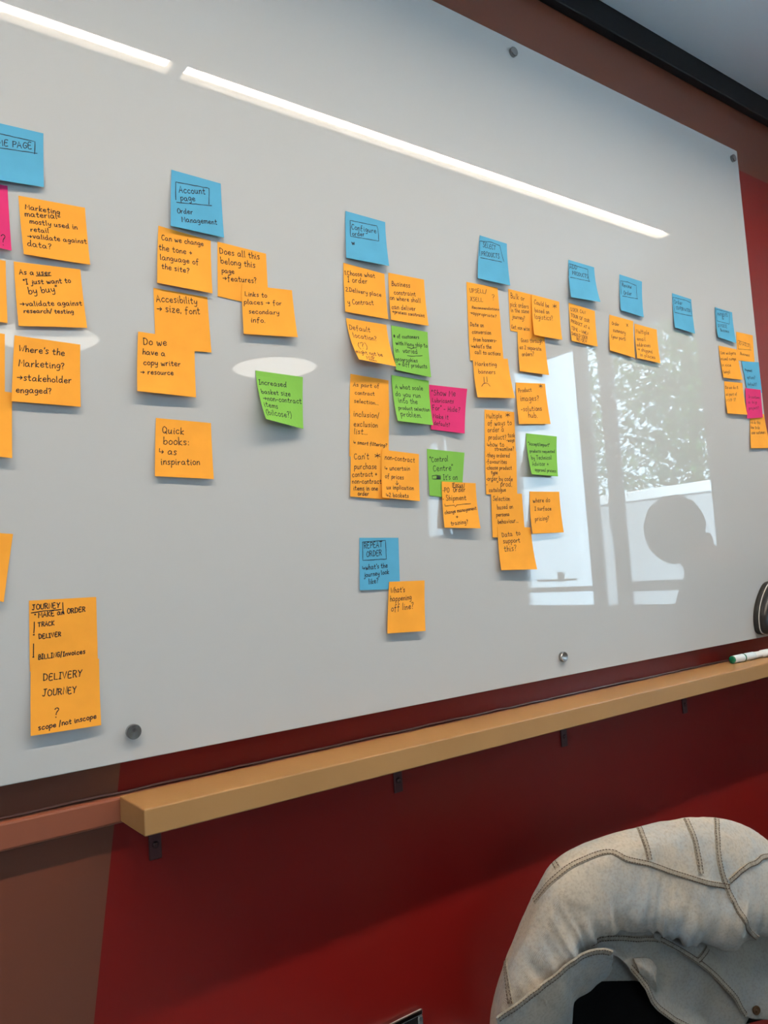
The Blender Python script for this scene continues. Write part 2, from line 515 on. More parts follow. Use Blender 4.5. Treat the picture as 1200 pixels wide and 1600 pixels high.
def tree(x, y, z0, h, rad, seed, label, nleaf=14000):
    rnd = random.Random(seed)
    t = thing('tree', label, 'tree', (x, y, z0), 'trees outside the window')
    bm = bmesh.new()
    tube(bm, [(x, y, z0), (x + .08, y - .05, z0 + h * .35), (x - .05, y + .1, z0 + h * .7), (x, y, z0 + h * .95)], [.16, .12, .08, .02])
    for k in range(9):
        a = rnd.uniform(0, 6.28); b0 = rnd.uniform(.35, .8)
        p = Vector((x, y, z0 + h * b0))
        q = p + Vector((math.cos(a), math.sin(a), .45)) * rad * rnd.uniform(.5, .85)
        tube(bm, [p, (p + q) / 2 + Vector((0, 0, .08)), q], [.05, .035, .01], 6)
    obj('trunk', bm, M['bark'], t, smooth=True)
    bm = bmesh.new()
    for k in range(nleaf):
        d = Vector((rnd.gauss(0, 1), rnd.gauss(0, 1), rnd.gauss(0, 1))).normalized() * (rnd.random() ** .45)
        p = Vector((x + d.x * rad, y + d.y * rad, z0 + h * .60 + d.z * h * .47))
        if noise.noise(p * 1.1) < -0.34: continue
        L = rnd.uniform(.07, .13)
        ax = Vector((rnd.gauss(0, 1), rnd.gauss(0, 1), rnd.gauss(0, .6))).normalized()
        u, w = frame_for(ax)
        bm.faces.new([bm.verts.new(p - ax * L), bm.verts.new(p + u * L * .45), bm.verts.new(p + ax * L), bm.verts.new(p - u * L * .45)])
    o = obj('foliage', bm, M['leaf'], t)
tree(13.5, -7.3, -.5, 7.6, 2.1, 1, 'leafy green tree mirrored at the right of the window')
tree(13.5, -11.8, -.5, 7.2, 2.1, 2, 'leafy green tree mirrored in the middle of the window')

# ------------------------------------------------------------------ glass board
BX0, BX1, BZ0, BZ1 = -0.49, 1.8915, 0.9962, 2.1938
wbd = thing('glass_whiteboard', 'large white glass whiteboard fixed to the red wall with steel standoffs', 'whiteboard', (0.70, 0.0, BZ0))
bm = bmesh.new()
box(bm, BX0, BX1, 0.0, 0.008, BZ0, BZ1, bevel=.0012, seg=2)
for f_ in bm.faces:
    c = f_.calc_center_median()
    f_.material_index = 0 if (c.y < 0.0002 or c.y > .0078) else 1
obj('glass_panel', bm, [M['board'], M['board_edge']], wbd)
for zz in (1.0308, 2.1658):
    for k in range(4):
        x = 1.8640 - .7720 * k
        if x < BX0: x = BX0 + .03
        bm = bmesh.new()
        lathe(bm, (0, 0, 0), (0, -1, 0), [(-.0296, .0055), (-.0005, .0055), (-.0005, .0088), (.0055, .0090), (.0068, .0082), (.0066, .004), (.0062, 0)], 32)
        so = obj('standoff', bm, M['steel'], wbd, smooth=False)
        so.location = (x, 0, zz)

# ------------------------------------------------------------------ ledge
ldg = thing('marker_ledge', 'tan painted wooden ledge running along the red wall below the whiteboard', 'ledge', (1.6, 0.012, 0.926))
LX0 = 0.3050
bm = bmesh.new()
box(bm, LX0, 2.95, -0.0715, 0.0118, 0.9262, 0.9560, bevel=.0016, seg=2)
obj('board', bm, M['tan'], ldg)
for k in range(6):
    x = 0.3515 + .380 * k
    bm = bmesh.new()
    box(bm, x - .008, x + .008, Y_W - .003, Y_W, 0.866, 0.9232, bevel=.0008, seg=1)
    box(bm, x - .008, x + .008, -.045, Y_W - .003, 0.9228, 0.9258, bevel=.0008, seg=1)
    br = obj('bracket', bm, M['bracket'], ldg)
    bm = bmesh.new()
    lathe(bm, (x, Y_W - .003, .884), (0, -1, 0), [(0, .0042), (.0015, .004), (.0026, .0025), (.0028, .0012), (.0016, .001), (.0016, 0)], 16)
    obj('screw', bm, M['screw'], br, smooth=True)

# ------------------------------------------------------------------ handwriting
GLYPH = {
'a': "2.9,3.2 1.9,4 .8,3.4 .2,1.8 .8,.3 1.8,.3 2.8,1.6 3.1,3.6 3,1 3.8,.1",
'b': ".4,7 .4,3.5 .5,.3|.5,2.4 1.6,3.7 2.9,3 3,1.3 1.8,.1 .5,.6",
'c': "2.9,3.3 1.8,4 .6,3 .3,1.6 1,.3 2.2,.2 3,.9",
'd': "2.9,3.2 1.6,3.8 .4,2.6 .4,.9 1.4,.2 2.7,1.4|3,7 2.9,3.5 3,.8 3.5,.1",
'e': ".5,2 2.6,2.3 2.8,3.3 1.8,4 .7,3.2 .4,1.6 1.2,.3 2.4,.3 3.1,1",
'f': "3,6.6 2.1,7 1.4,6 1.3,3 1.2,-1.2|.2,3.6 2.6,3.8",
'g': "2.9,3.3 1.7,4 .5,3 .4,1.3 1.4,.6 2.6,1.6 3,3.6 2.8,-.6 2,-2.4 .6,-2.2",
'h': ".5,7 .5,0|.5,2.2 1.6,3.7 2.6,3.2 2.8,.1",
'i': ".6,3.8 .7,.4 1.2,.1|.6,5.5 .8,5.2",
'j': "1.4,3.8 1.3,-1 .6,-2.4 -.4,-2|1.4,5.5 1.6,5.2",
'k': ".5,7 .5,0|2.8,3.8 .6,1.7 3,0",
'l': ".6,7 .6,1 1.2,.1",
'm': ".4,3.8 .4,0|.4,2.4 1.4,3.8 2.2,3.2 2.2,.2|2.2,2.4 3.3,3.8 4.2,3.1 4.3,.1",
'n': ".4,3.8 .4,0|.4,2.2 1.6,3.8 2.6,3.1 2.8,.1",
'o': "1.8,3.9 .6,3.1 .4,1.2 1.5,.1 2.8,.9 2.9,2.8 1.8,3.9 1.2,3.7",
'p': ".5,3.8 .4,0 .3,-3|.5,2.4 1.7,3.9 3,3 2.8,1 1.6,.2 .5,1",
'q': "2.9,3.2 1.7,3.9 .5,3 .4,1.2 1.5,.3 2.8,1.5|3,3.8 2.9,-1 3.4,-2.8",
'r': ".4,3.8 .5,0|.5,2 1.4,3.5 2.5,3.7",
's': "2.5,3.5 1.4,4 .5,3.2 1.3,2.2 2.3,1.2 1.6,.2 .3,.4",
't': "1.3,6 1.2,1 1.9,.1 2.6,.5|.1,3.8 2.6,4",
'u': ".4,3.8 .4,1 1.2,.1 2.3,.9 2.8,3.7|2.8,3.7 2.8,.8 3.4,.1",
'v': ".3,3.8 1.5,.1 2.8,3.9",
'w': ".3,3.8 .9,.3 1.5,.3 2.2,3 2.8,.3 3.5,.4 4.2,3.9",
'x': ".3,3.8 2.8,.1|2.8,3.9 .3,0",
'y': ".4,3.8 .6,1.4 1.5,.9 2.7,2 2.9,3.8|2.9,3.8 2.7,-.8 1.8,-2.5 .5,-2.1",
'z': ".4,3.7 2.7,3.8 .4,.2 2.9,.2",
'A': "!0,0 1.8,6.6 3.6,0|!.7,2.3 3,2.4",
'B': ".4,6.4 .4,0|.4,6.4 2.4,6 2.5,3.9 .5,3.4|.5,3.4 3,2.9 2.9,.6 .4,0",
'C': "3.3,5.6 2,6.5 .6,5 .4,2 1.5,.2 3.3,.9",
'D': ".4,6.3 .4,0|.2,6.3 2.6,5.6 3.4,3.2 2.4,.6 .3,.1",
'E': "3,6.3 .6,6.2 .5,.1 3.2,.1|.6,3.4 2.5,3.5",
'F': ".5,0 .5,6.3|.3,6.3 3.2,6.4|.5,3.3 2.5,3.4",
'G': "3.3,5.5 2,6.5 .6,5 .4,2 1.6,.2 3.1,1 3.2,3 1.8,2.9",
'H': "!.4,6.4 .4,0|!3.2,6.4 3.2,0|!.4,3.2 3.2,3.3",
'I': "!1,6.4 1,0|!.1,6.4 1.9,6.4|!.1,0 1.9,0",
'J': "1.9,6.2 1.9,1.4 1,.1 .1,.9|!.6,6.3 3.2,6.4",
'K': "!.4,6.4 .4,0|!3.2,6.2 .5,3 3.3,0",
'L': "!.5,6.4 .4,.1 3,.1",
'M': "!.3,0 .6,6.4 2.3,2.6 3.9,6.4 4.3,0",
'N': "!.4,0 .4,6.3 3.2,.1 3.3,6.4",
'O': "1.9,6.4 .6,5.2 .4,1.9 1.8,.1 3.4,1.4 3.5,4.7 1.9,6.4 1.4,6.2",
'P': ".5,0 .5,6.3|.2,6.2 2.8,6 3.1,4.2 2,3.1 .5,3",
'Q': "1.9,6.4 .6,5.2 .4,1.9 1.8,.1 3.4,1.4 3.5,4.7 1.9,6.4|2.2,1.6 3.8,-.6",
'R': ".5,0 .5,6.3|.2,6.2 2.7,6 3,4.3 1.9,3.3 .5,3.1|!1.7,3.2 3.3,0",
'S': "3,5.7 1.8,6.5 .6,5.4 1.3,3.6 2.8,2.5 2.6,.6 1.2,.1 .2,.9",
'T': "!1.8,6.3 1.8,0|!.1,6.3 3.6,6.4",
'U': ".4,6.4 .4,1.6 1.6,.1 3,1.2 3.3,6.4",
'V': "!.2,6.4 1.8,.1 3.4,6.4",
'W': "!.2,6.4 1.1,.2 2.3,4.2 3.4,.2 4.5,6.4",
'X': "!.3,6.4 3.3,0|!3.2,6.4 .3,0",
'Y': "!.2,6.4 1.8,3.3|!3.4,6.4 1.8,3.3 1.4,0",
'1': "!.3,5 1,6.3 1,0", '2': ".4,5.2 1.6,6.4 2.8,5.2 2,3 .3,.2 3.1,.2",
'?': ".4,5.6 1.6,6.6 2.8,5.4 1.6,3.4 1.4,1.9|1.3,.3 1.5,0", '.': ".4,.3 .7,0", ',': ".6,.4 .3,-.9",
'-': "!.2,2.3 2.3,2.4", '/': "!.2,-.9 2,6.9", '(': "1.6,7 .5,4.6 .5,1.4 1.6,-1", ')': ".3,7 1.4,4.6 1.4,1.4 .3,-1",
'+': "!1.5,4.2 1.5,.8|!.2,2.5 2.8,2.5", '*': "!1.8,6 1.8,1.4|!.2,4.8 3.4,2.6|!3.4,4.8 .2,2.6", "'": ".5,6.8 .3,5.2",
'"': ".3,6.9 .1,5.2|1.3,6.9 1.1,5.2", '&': "3.4,.2 1.2,4.6 1.8,6.3 2.6,5.2 .5,1.9 1.4,.1 3.2,2.2", ':': ".4,3.5 .7,3.2|.4,.5 .7,.2",
'#': "!1.1,5.5 .7,.4|!2.5,5.5 2.1,.4|!.1,3.9 3.2,4|!0,2 3.1,2.1",
'\u2192': "!0,2.6 4.2,2.7|!2.8,4.2 4.3,2.7 2.7,1", '\u21b3': "!.3,5 .3,2 3.6,2.1|!2.5,3.4 3.7,2.1 2.4,.7",
'\u2022': "!.3,2 .9,2.5 1.1,1.9 .5,1.6 .9,2.2",
}
def strokes(ch):
    out, wmax = [], 0.0
    for s in GLYPH[ch].split('|'):
        sharp = s.startswith('!')
        pts = [Vector((float(a.split(',')[0]), float(a.split(',')[1]))) for a in s.lstrip('!').split()]
        wmax = max(wmax, max(q.x for q in pts))
        out.append(pts if sharp or len(pts) < 3 else smooth_line(pts, 4))
    return out, wmax

def layout(text, rnd):
    x, res = 0.0, []
    for ch in text:
        if ch == ' ':
            x += 2.6; continue
        st, w = strokes(ch)
        j = rnd.uniform(-.25, .25); sl = rnd.uniform(-.02, .10); sc = rnd.uniform(.92, 1.08)
        for s in st:
            res.append([Vector((x + q.x + q.y * sl, q.y * sc + j)) for q in s])
        x += w + 1.0
    return res, max(x - 1.0, .5)

PAPER = 0.00025
def note(index, col, corners, base, lb, rb, label, items):
    rnd = random.Random(100 + index)
    TL, TR, BR, BL = [Vector(c) for c in corners]
    bow = rnd.uniform(-.0006, .0006)
    pw = rnd.uniform(1.5, 2.1)
    def S(s, t, off=0.0):
        q = TL * (1 - s) * (1 - t) + TR * s * (1 - t) + BR * s * t + BL * (1 - s) * t
        tt = max(t, 0.0)
        lift = base + (lb * (1 - s) + rb * s) * tt ** pw
        y = -lift / 1000.0 - bow * (1 - (2 * s - 1) ** 2) * (tt if lb > 2 else 0)
        return Vector((q.x, y - off, q.y))
    c0 = (TL + TR) / 2
    root = thing('sticky_note', label, 'sticky note', (c0.x, -base / 1000.0, c0.y), 'sticky notes on the whiteboard')
    n = 10
    bm = bmesh.new()
    front = [[bm.verts.new(S(i / n, j / n, PAPER)) for i in range(n + 1)] for j in range(n + 1)]
    back = [[bm.verts.new(S(i / n, j / n, 0)) for i in range(n + 1)] for j in range(n + 1)]
    for j in range(n):
        for i in range(n):
            bm.faces.new((front[j][i], front[j + 1][i], front[j + 1][i + 1], front[j][i + 1]))
            bm.faces.new((back[j][i], back[j][i + 1], back[j + 1][i + 1], back[j + 1][i]))
    for i in range(n):
        bm.faces.new((front[0][i], front[0][i + 1], back[0][i + 1], back[0][i]))
        bm.faces.new((front[n][i], back[n][i], back[n][i + 1], front[n][i + 1]))
        bm.faces.new((front[i][0], back[i][0], back[i + 1][0], front[i + 1][0]))
        bm.faces.new((front[i][n], front[i + 1][n], back[i + 1][n], back[i][n]))
    bmesh.ops.recalc_face_normals(bm, faces=bm.faces)
    obj('paper', bm, M[col], root, smooth=False)
    if not items: return
    bm = bmesh.new()
    W = 0.0069                                   # half pen width in note units
    def ribbon(pts, W=W):
        q = []
        for p_ in pts:
            if not q or (p_ - q[-1]).length > 1e-4: q.append(p_)
        if len(q) < 2: return
        d0 = (q[1] - q[0]).normalized(); d1 = (q[-1] - q[-2]).normalized()
        q[0] = q[0] - d0 * W * .6; q[-1] = q[-1] + d1 * W * .6
        prev = None
        for i, p_ in enumerate(q):
            d = (q[min(i + 1, len(q) - 1)] - q[max(i - 1, 0)])
            if d.length < 1e-6: d = Vector((1, 0))
            d.normalize()
            nn = Vector((-d.y, d.x)) * W * (1 + .15 * math.sin(i * 1.3))
            a, b = p_ + nn, p_ - nn
            va, vb = bm.verts.new(S(a.x, a.y, PAPER + .00012)), bm.verts.new(S(b.x, b.y, PAPER + .00012))
            if prev: bm.faces.new((prev[0], prev[1], vb, va))
            prev = (va, vb)
    for it in items:
        if it[0] is None:
            pts = [Vector(q) for q in it[1:]]
            fine = []
            for a, b in zip(pts, pts[1:]):
                k = max(1, int((b - a).length / .06))
                fine += [a.lerp(b, i / k) + Vector((rnd.uniform(-.003, .003), rnd.uniform(-.003, .003))) for i in range(k)]
            fine.append(pts[-1])
            ribbon(fine)
            continue
        text, s0, t0, s1, t1, h = it
        st, w = layout(text, rnd)
        d = Vector((s1 - s0, t1 - t0))
        sx = d.length / w
        d.normalize()
        up = Vector((d.y, -d.x))
        unit = min(max(sx * .84, .0095), .0175)
        if h: unit = min(max(sx * .88, .0092 * h / 5), .0185 * h / 6)
        for s in st:
            pts = [Vector((s0, t0)) + d * (q.x * sx) + up * (q.y * unit) for q in s]
            ribbon(pts)
    obj('handwriting', bm, M['ink'], root)

NOTES = [
 ('B', [(0.1756, 1.756), (0.2408, 1.7582), (0.2381, 1.6876), (0.1716, 1.6811)], 0.4, 9, 5, 'blue sticky note at left edge with boxed heading about the home page', [('HOME PAGE', 0.051, 0.401, 0.796, 0.335, 0), (None, (-0.011, 0.178), (0.855, 0.184), (0.847, 0.41)), (None, (-0.009, 0.414), (0.264, 0.426), (0.892, 0.393))]),
 ('P', [(0.1391, 1.6784), (0.1988, 1.6816), (0.1996, 1.6007), (0.1387, 1.6036)], 0.4, 6, 7, 'pink sticky note cut by the left edge, below the home page note', [('?', 0.819, 0.953, 0.9, 0.946, 10)]),
 ('O', [(0.2103, 1.6726), (0.2869, 1.6754), (0.2892, 1.6011), (0.2131, 1.5996)], 0.4, 6, 5, 'orange sticky note about marketing material mostly used in retail', [('Marketing', 0.083, 0.207, 0.594, 0.197, 0), ('material-', 0.072, 0.334, 0.602, 0.276, 0), ('mostly used in', 0.131, 0.443, 0.849, 0.406, 0), ('retail', 0.134, 0.58, 0.402, 0.556, 0), ('→validate against', 0.083, 0.702, 0.977, 0.633, 0), ('data?', 0.066, 0.849, 0.416, 0.83, 0)]),
 ('O', [(0.136, 1.5906), (0.1943, 1.59), (0.1936, 1.5146), (0.1351, 1.5155)], 0.4, 5, 4, "orange sticky note cut by the left edge, beside the 'As a user' note", []),
 ('O', [(0.203, 1.5909), (0.2785, 1.5951), (0.2824, 1.5205), (0.2048, 1.5119)], 0.4, 7, 6, "orange sticky note beginning 'As a user, I just want to buy'", [('As a user', 0.072, 0.19, 0.534, 0.153, 0), (None, (0.315, 0.19), (0.539, 0.159)), ('"I just want to', 0.127, 0.343, 0.829, 0.245, 0), ('by buy"', 0.182, 0.494, 0.614, 0.412, 0), ('→validate against', 0.048, 0.688, 0.963, 0.616, 0), ('research/ testing', 0.088, 0.79, 0.819, 0.764, 0)]),
 ('O', [(0.2015, 1.5024), (0.2752, 1.5005), (0.2716, 1.4224), (0.195, 1.423)], 0.4, 6, 5, 'orange sticky note asking where the marketing is and whether stakeholders are engaged', [("Where's the", 0.07, 0.233, 0.751, 0.215, 0), ('Marketing?', 0.078, 0.46, 0.753, 0.419, 0), ('→stakeholder', 0.066, 0.674, 0.859, 0.638, 0), ('engaged?', 0.055, 0.865, 0.561, 0.833, 0)]),
 ('O', [(0.1331, 1.5052), (0.1912, 1.5026), (0.1892, 1.4304), (0.1315, 1.4342)], 0.4, 0.6, 0.6, "orange sticky note cut by the left edge, directly left of the 'Where's the Marketing' note", []),
 ('O', [(0.1359, 1.4388), (0.197, 1.4343), (0.1935, 1.357), (0.1322, 1.3633)], 1.4, 7, 7, 'orange sticky note at the left edge, overlapping the bottom of the one above it', []),
 ('O', [(0.1346, 1.2776), (0.1937, 1.2717), (0.1811, 1.196), (0.1245, 1.2109)], 0.4, 6, 5, 'tilted orange sticky note alone at the left edge above the journey notes', []),
 ('O', [(0.2083, 1.1956), (0.2829, 1.1945), (0.2818, 1.113), (0.2068, 1.1164)], 0.4, 0.6, 0.6, 'orange sticky note listing the journey: make an order, track, deliver, billing', [('JOURNEY', 0.043, 0.138, 0.444, 0.124, 0), (None, (0.027, 0.175), (0.225, 0.16), (0.465, 0.152)), (None, (0.487, 0.054), (0.492, 0.215)), ('•', 0.063, 0.246, 0.089, 0.247, 9), ('MAKE an ORDER', 0.129, 0.252, 0.822, 0.199, 0), ('TRACK', 0.122, 0.382, 0.357, 0.37, 0), (None, (0.073, 0.31), (0.062, 0.463)), ('•', 0.043, 0.525, 0.069, 0.527, 6), ('DELIVER', 0.133, 0.552, 0.45, 0.533, 0), (None, (0.058, 0.613), (0.053, 0.784)), ('•', 0.031, 0.84, 0.057, 0.842, 9), ('BILLING/Invoices', 0.12, 0.842, 0.806, 0.804, 0)]),
 ('O', [(0.2078, 1.1235), (0.2832, 1.1218), (0.2813, 1.0452), (0.2043, 1.0462)], 1.4, 6, 5, 'orange sticky note asking about the delivery journey and scope, lowest on the board', [('DELIVERY', 0.176, 0.246, 0.733, 0.244, 7.2), ('JOURNEY', 0.164, 0.471, 0.65, 0.471, 6.5), ('?', 0.316, 0.789, 0.381, 0.791, 11), ('scope /not inscope', 0.103, 0.938, 0.929, 0.887, 0)]),
 ('B', [(0.4019, 1.7546), (0.4728, 1.7531), (0.4712, 1.6733), (0.3944, 1.6726)], 0.4, 7, 5, 'blue sticky note headed Account page, Order Management', [(None, (0.091, 0.512), (0.089, 0.197), (0.753, 0.149), (0.735, 0.447)), (None, (0.105, 0.556), (0.789, 0.456)), ('Account', 0.156, 0.368, 0.668, 0.279, 6.3), ('page', 0.184, 0.503, 0.464, 0.453, 6), ('Order', 0.12, 0.745, 0.41, 0.701, 5.5), ('Management', 0.203, 0.886, 0.875, 0.785, 5)]),
 ('O', [(0.3804, 1.6726), (0.4535, 1.6674), (0.4494, 1.5908), (0.373, 1.5924)], 0.4, 6, 6, 'orange sticky note asking to change the tone and language of the site', [('Can we change', 0.065, 0.233, 0.854, 0.141, 0), ('the tone +', 0.02, 0.416, 0.634, 0.364, 0), ('language of', 0.044, 0.581, 0.759, 0.511, 0), ('the site?', 0.073, 0.737, 0.573, 0.71, 0)]),
 ('O', [(0.4634, 1.668), (0.5379, 1.6653), (0.5373, 1.5858), (0.4595, 1.5902)], 0.4, 0.6, 0.6, "orange sticky note asking 'Does all this belong this page'", [('Does all this', 0.043, 0.211, 0.856, 0.14, 0), ('belong this', 0.061, 0.388, 0.754, 0.314, 0), ('page', 0.08, 0.554, 0.323, 0.519, 0), ('→features?', 0.102, 0.688, 0.771, 0.597, 0)]),
 ('O', [(0.4961, 1.6125), (0.5766, 1.6177), (0.5774, 1.5461), (0.4924, 1.5401)], 1.6, 6, 7, 'orange sticky note about links to places for secondary info', [('Links to', 0.055, 0.222, 0.477, 0.21, 0), ('places → for', 0.031, 0.392, 0.761, 0.34, 0), ('secondary', 0.114, 0.572, 0.691, 0.545, 0), ('info.', 0.141, 0.747, 0.404, 0.743, 0)]),
 ('O', [(0.37, 1.5872), (0.4443, 1.5865), (0.4457, 1.5101), (0.369, 1.5071)], 0.4, 0.6, 1.5, 'orange sticky note reading Accesibility, size, font', [('Accesibility', 0.045, 0.225, 0.788, 0.16, 6.2), ('→ size, font', 0.047, 0.387, 0.832, 0.335, 6)]),
 ('O', [(0.3467, 1.5257), (0.4223, 1.5245), (0.4179, 1.4451), (0.3395, 1.4464)], 2.2, 8, 6, "orange sticky note asking 'Do we have a copy writer', overlapping the accessibility note", [('Do we', 0.098, 0.209, 0.494, 0.173, 0), ('have a', 0.084, 0.368, 0.467, 0.352, 0), ('copy writer', 0.102, 0.546, 0.738, 0.491, 0), ('→ resource', 0.057, 0.708, 0.611, 0.66, 0)]),
 ('O', [(0.3656, 1.4161), (0.4406, 1.414), (0.4384, 1.3381), (0.3591, 1.3404)], 0.4, 5, 5, "orange sticky note with 'inspiration' on its last line, alone below the copy writer note", [('Quick', 0.117, 0.25, 0.493, 0.245, 6.5), ('books:', 0.134, 0.449, 0.579, 0.426, 6), ('↳ as', 0.063, 0.615, 0.358, 0.614, 6), ('inspiration', 0.096, 0.799, 0.761, 0.765, 6)]),
 ('G', [(0.5111, 1.4926), (0.5872, 1.4905), (0.578, 1.4123), (0.5102, 1.4192)], 0.4, 24, 8, 'curled green sticky note about increased basket size, alone under the pale ellipse', [('Increased', 0.042, 0.27, 0.632, 0.246, 0), ('basket size', 0.061, 0.457, 0.712, 0.411, 0), ('→non-contract', 0.072, 0.593, 0.968, 0.517, 0), ('items', 0.058, 0.727, 0.379, 0.713, 0), ('(bilcose?)', 0.054, 0.896, 0.696, 0.839, 0)]),
 ('B', [(0.6814, 1.7615), (0.7578, 1.7604), (0.7529, 1.6837), (0.6732, 1.6828)], 0.4, 6, 9, 'blue sticky note headed Configure order', [(None, (0.114, 0.253), (0.11, 0.177), (0.778, 0.14), (0.805, 0.206), (0.807, 0.474), (0.115, 0.514), (0.112, 0.198)), ('Configure', 0.144, 0.357, 0.754, 0.31, 6), ('order', 0.161, 0.493, 0.455, 0.439, 6), ('w', 0.14, 0.688, 0.205, 0.677, 6), (None, (0.141, 0.646), (0.207, 0.641), (0.155, 0.673))]),
 ('O', [(0.6713, 1.677), (0.7491, 1.6733), (0.747, 1.5975), (0.6652, 1.5974)], 0.4, 6, 5, "orange sticky note 'Choose what I order, Delivery place', left one under the Configure order note", [('1.Choose what', 0.027, 0.241, 0.756, 0.141, 0), ('I order', 0.089, 0.37, 0.56, 0.316, 0), ('2.Delivery place', 0.035, 0.573, 0.879, 0.526, 0), ('y Contract', 0.066, 0.835, 0.674, 0.742, 6)]),
 ('O', [(0.7573, 1.6768), (0.8311, 1.6781), (0.8279, 1.5976), (0.7518, 1.5972)], 0.4, 6, 7, 'orange sticky note about a business constraint on where we can deliver', [('Business', 0.08, 0.264, 0.583, 0.23, 0), ('constraint', 0.134, 0.438, 0.726, 0.392, 0), ('on where shall', 0.015, 0.57, 0.854, 0.518, 0), ('can deliver', 0.041, 0.762, 0.689, 0.715, 0), ('→process constraint', 0.045, 0.845, 0.916, 0.825, 0)]),
 ('O', [(0.6689, 1.5895), (0.7454, 1.5895), (0.7468, 1.5187), (0.6725, 1.5201)], 1.6, 22, 16, "strongly curled orange sticky note asking 'Default location?'", [('Default', 0.04, 0.255, 0.55, 0.238, 5.5), ('location?', 0.087, 0.436, 0.677, 0.427, 5.5), ('(?)', 0.133, 0.697, 0.36, 0.677, 7), ('might not be', 0.012, 0.836, 0.714, 0.806, 0), ('MVP', 0.236, 0.946, 0.441, 0.942, 0), (None, (0.272, 0.959), (0.369, 0.954), (0.488, 0.956))]),
 ('G', [(0.7557, 1.5904), (0.8307, 1.5893), (0.8254, 1.5115), (0.7544, 1.5165)], 0.4, 7, 7, 'green sticky note about number of customers in varied geographies', [('# of customers', 0.042, 0.267, 0.745, 0.186, 0), ('with Many ship to', 0.081, 0.416, 0.965, 0.343, 0), (None, (0.396, 0.425), (0.519, 0.434), (0.668, 0.391)), ('in  varied', 0.047, 0.591, 0.67, 0.53, 0), (None, (0.371, 0.618), (0.498, 0.609), (0.803, 0.55)), ('geographies', 0.019, 0.79, 0.648, 0.725, 0), ('→ diff products', 0.076, 0.89, 0.907, 0.817, 0)]),
 ('O', [(0.6713, 1.5038), (0.7432, 1.5003), (0.7395, 1.4434), (0.6644, 1.4422)], 0.4, 0.6, 0.6, "orange sticky note 'As part of contract selection', upper of the left tall stack", [('As part of', 0.075, 0.307, 0.746, 0.256, 0), ('contract', 0.124, 0.51, 0.621, 0.478, 6), ('selection...', 0.106, 0.717, 0.719, 0.72, 5)]),
 ('O', [(0.6662, 1.4498), (0.7396, 1.4498), (0.7322, 1.3804), (0.6591, 1.3768)], 1.2, 0.6, 0.6, 'orange sticky note about inclusion or exclusion list and smart filtering', [('inclusion/', 0.082, 0.157, 0.733, 0.157, 5.5), ('exclusion', 0.092, 0.374, 0.697, 0.371, 5.5), ('list...', 0.104, 0.53, 0.436, 0.535, 5.5), ('↳ smart filtering?', 0.091, 0.738, 0.946, 0.803, 0)]),
 ('G', [(0.7491, 1.5093), (0.8248, 1.5072), (0.8198, 1.4318), (0.7454, 1.4334)], 1.2, 13, 9, 'green sticky note asking at what scale you run into the product selection problem', [('A what scale', 0.078, 0.281, 0.826, 0.237, 0), ('do you run', 0.057, 0.446, 0.738, 0.411, 0), ('into the', 0.12, 0.585, 0.638, 0.565, 0), ('product selection', 0.087, 0.74, 0.955, 0.694, 0), ('problem.', 0.114, 0.888, 0.692, 0.864, 0)]),
 ('P', [(0.8259, 1.5011), (0.91, 1.5015), (0.8899, 1.4225), (0.8209, 1.4263)], 0.4, 3, 7, "pink sticky note beginning 'Show Me', beside the middle green notes", [('"Show Me', 0.064, 0.232, 0.696, 0.198, 6), ('Lubricants', 0.068, 0.381, 0.649, 0.361, 6), ('For" - Hide?', 0.066, 0.558, 0.837, 0.544, 6), ('Make it', 0.076, 0.731, 0.511, 0.728, 6), ('default?', 0.087, 0.884, 0.551, 0.895, 6)]),
 ('O', [(0.6629, 1.3924), (0.7334, 1.3895), (0.7279, 1.3116), (0.6555, 1.3164)], 2.0, 0.6, 0.6, "orange sticky note starting 'Can't purchase contract + non-contract items'", [("Can't", 0.083, 0.259, 0.459, 0.226, 6), ('*', 0.621, 0.225, 0.77, 0.208, 7), ('purchase', 0.086, 0.454, 0.664, 0.406, 6), ('contract +', 0.039, 0.613, 0.674, 0.551, 0), ('non-contract', 0.038, 0.741, 0.783, 0.694, 0), ('items in one', 0.075, 0.871, 0.69, 0.834, 0), ('order', 0.184, 0.968, 0.456, 0.955, 0)]),
 ('O', [(0.7193, 1.3892), (0.7921, 1.385), (0.7841, 1.3092), (0.71, 1.3144)], 3.0, 5, 4, "orange sticky note 'non-contract, uncertain of prices', overlapping the 'Can't purchase' note", [('non-contract', 0.078, 0.198, 0.879, 0.19, 6), ('↳ uncertain', 0.087, 0.42, 0.748, 0.374, 0), ('of prices', 0.086, 0.584, 0.577, 0.578, 0), (None, (0.398, 0.619), (0.393, 0.708), (0.36, 0.678)), (None, (0.393, 0.708), (0.434, 0.666)), ('ux implication', 0.12, 0.814, 0.838, 0.776, 0), ('↳2 baskets', 0.101, 0.976, 0.691, 0.952, 0)]),
 ('G', [(0.8117, 1.3946), (0.8927, 1.3915), (0.8777, 1.3121), (0.8081, 1.3186)], 0.4, 3, 0.6, "green sticky note reading 'Control Centre'", [('"Control', 0.066, 0.281, 0.554, 0.216, 6), ('Centre"', 0.143, 0.472, 0.701, 0.401, 6), (None, (0.114, 0.571), (0.227, 0.549), (0.347, 0.55), (0.345, 0.625), (0.11, 0.637), (0.106, 0.571)), (None, (0.246, 0.559), (0.248, 0.625)), (None, (0.266, 0.557), (0.272, 0.622)), (None, (0.291, 0.555), (0.293, 0.621)), (None, (0.315, 0.553), (0.317, 0.619)), (None, (0.233, 0.575), (0.347, 0.568)), (None, (0.233, 0.596), (0.346, 0.589)), (None, (0.232, 0.614), (0.346, 0.607)), ("It's on", 0.427, 0.624, 0.833, 0.59, 6)]),
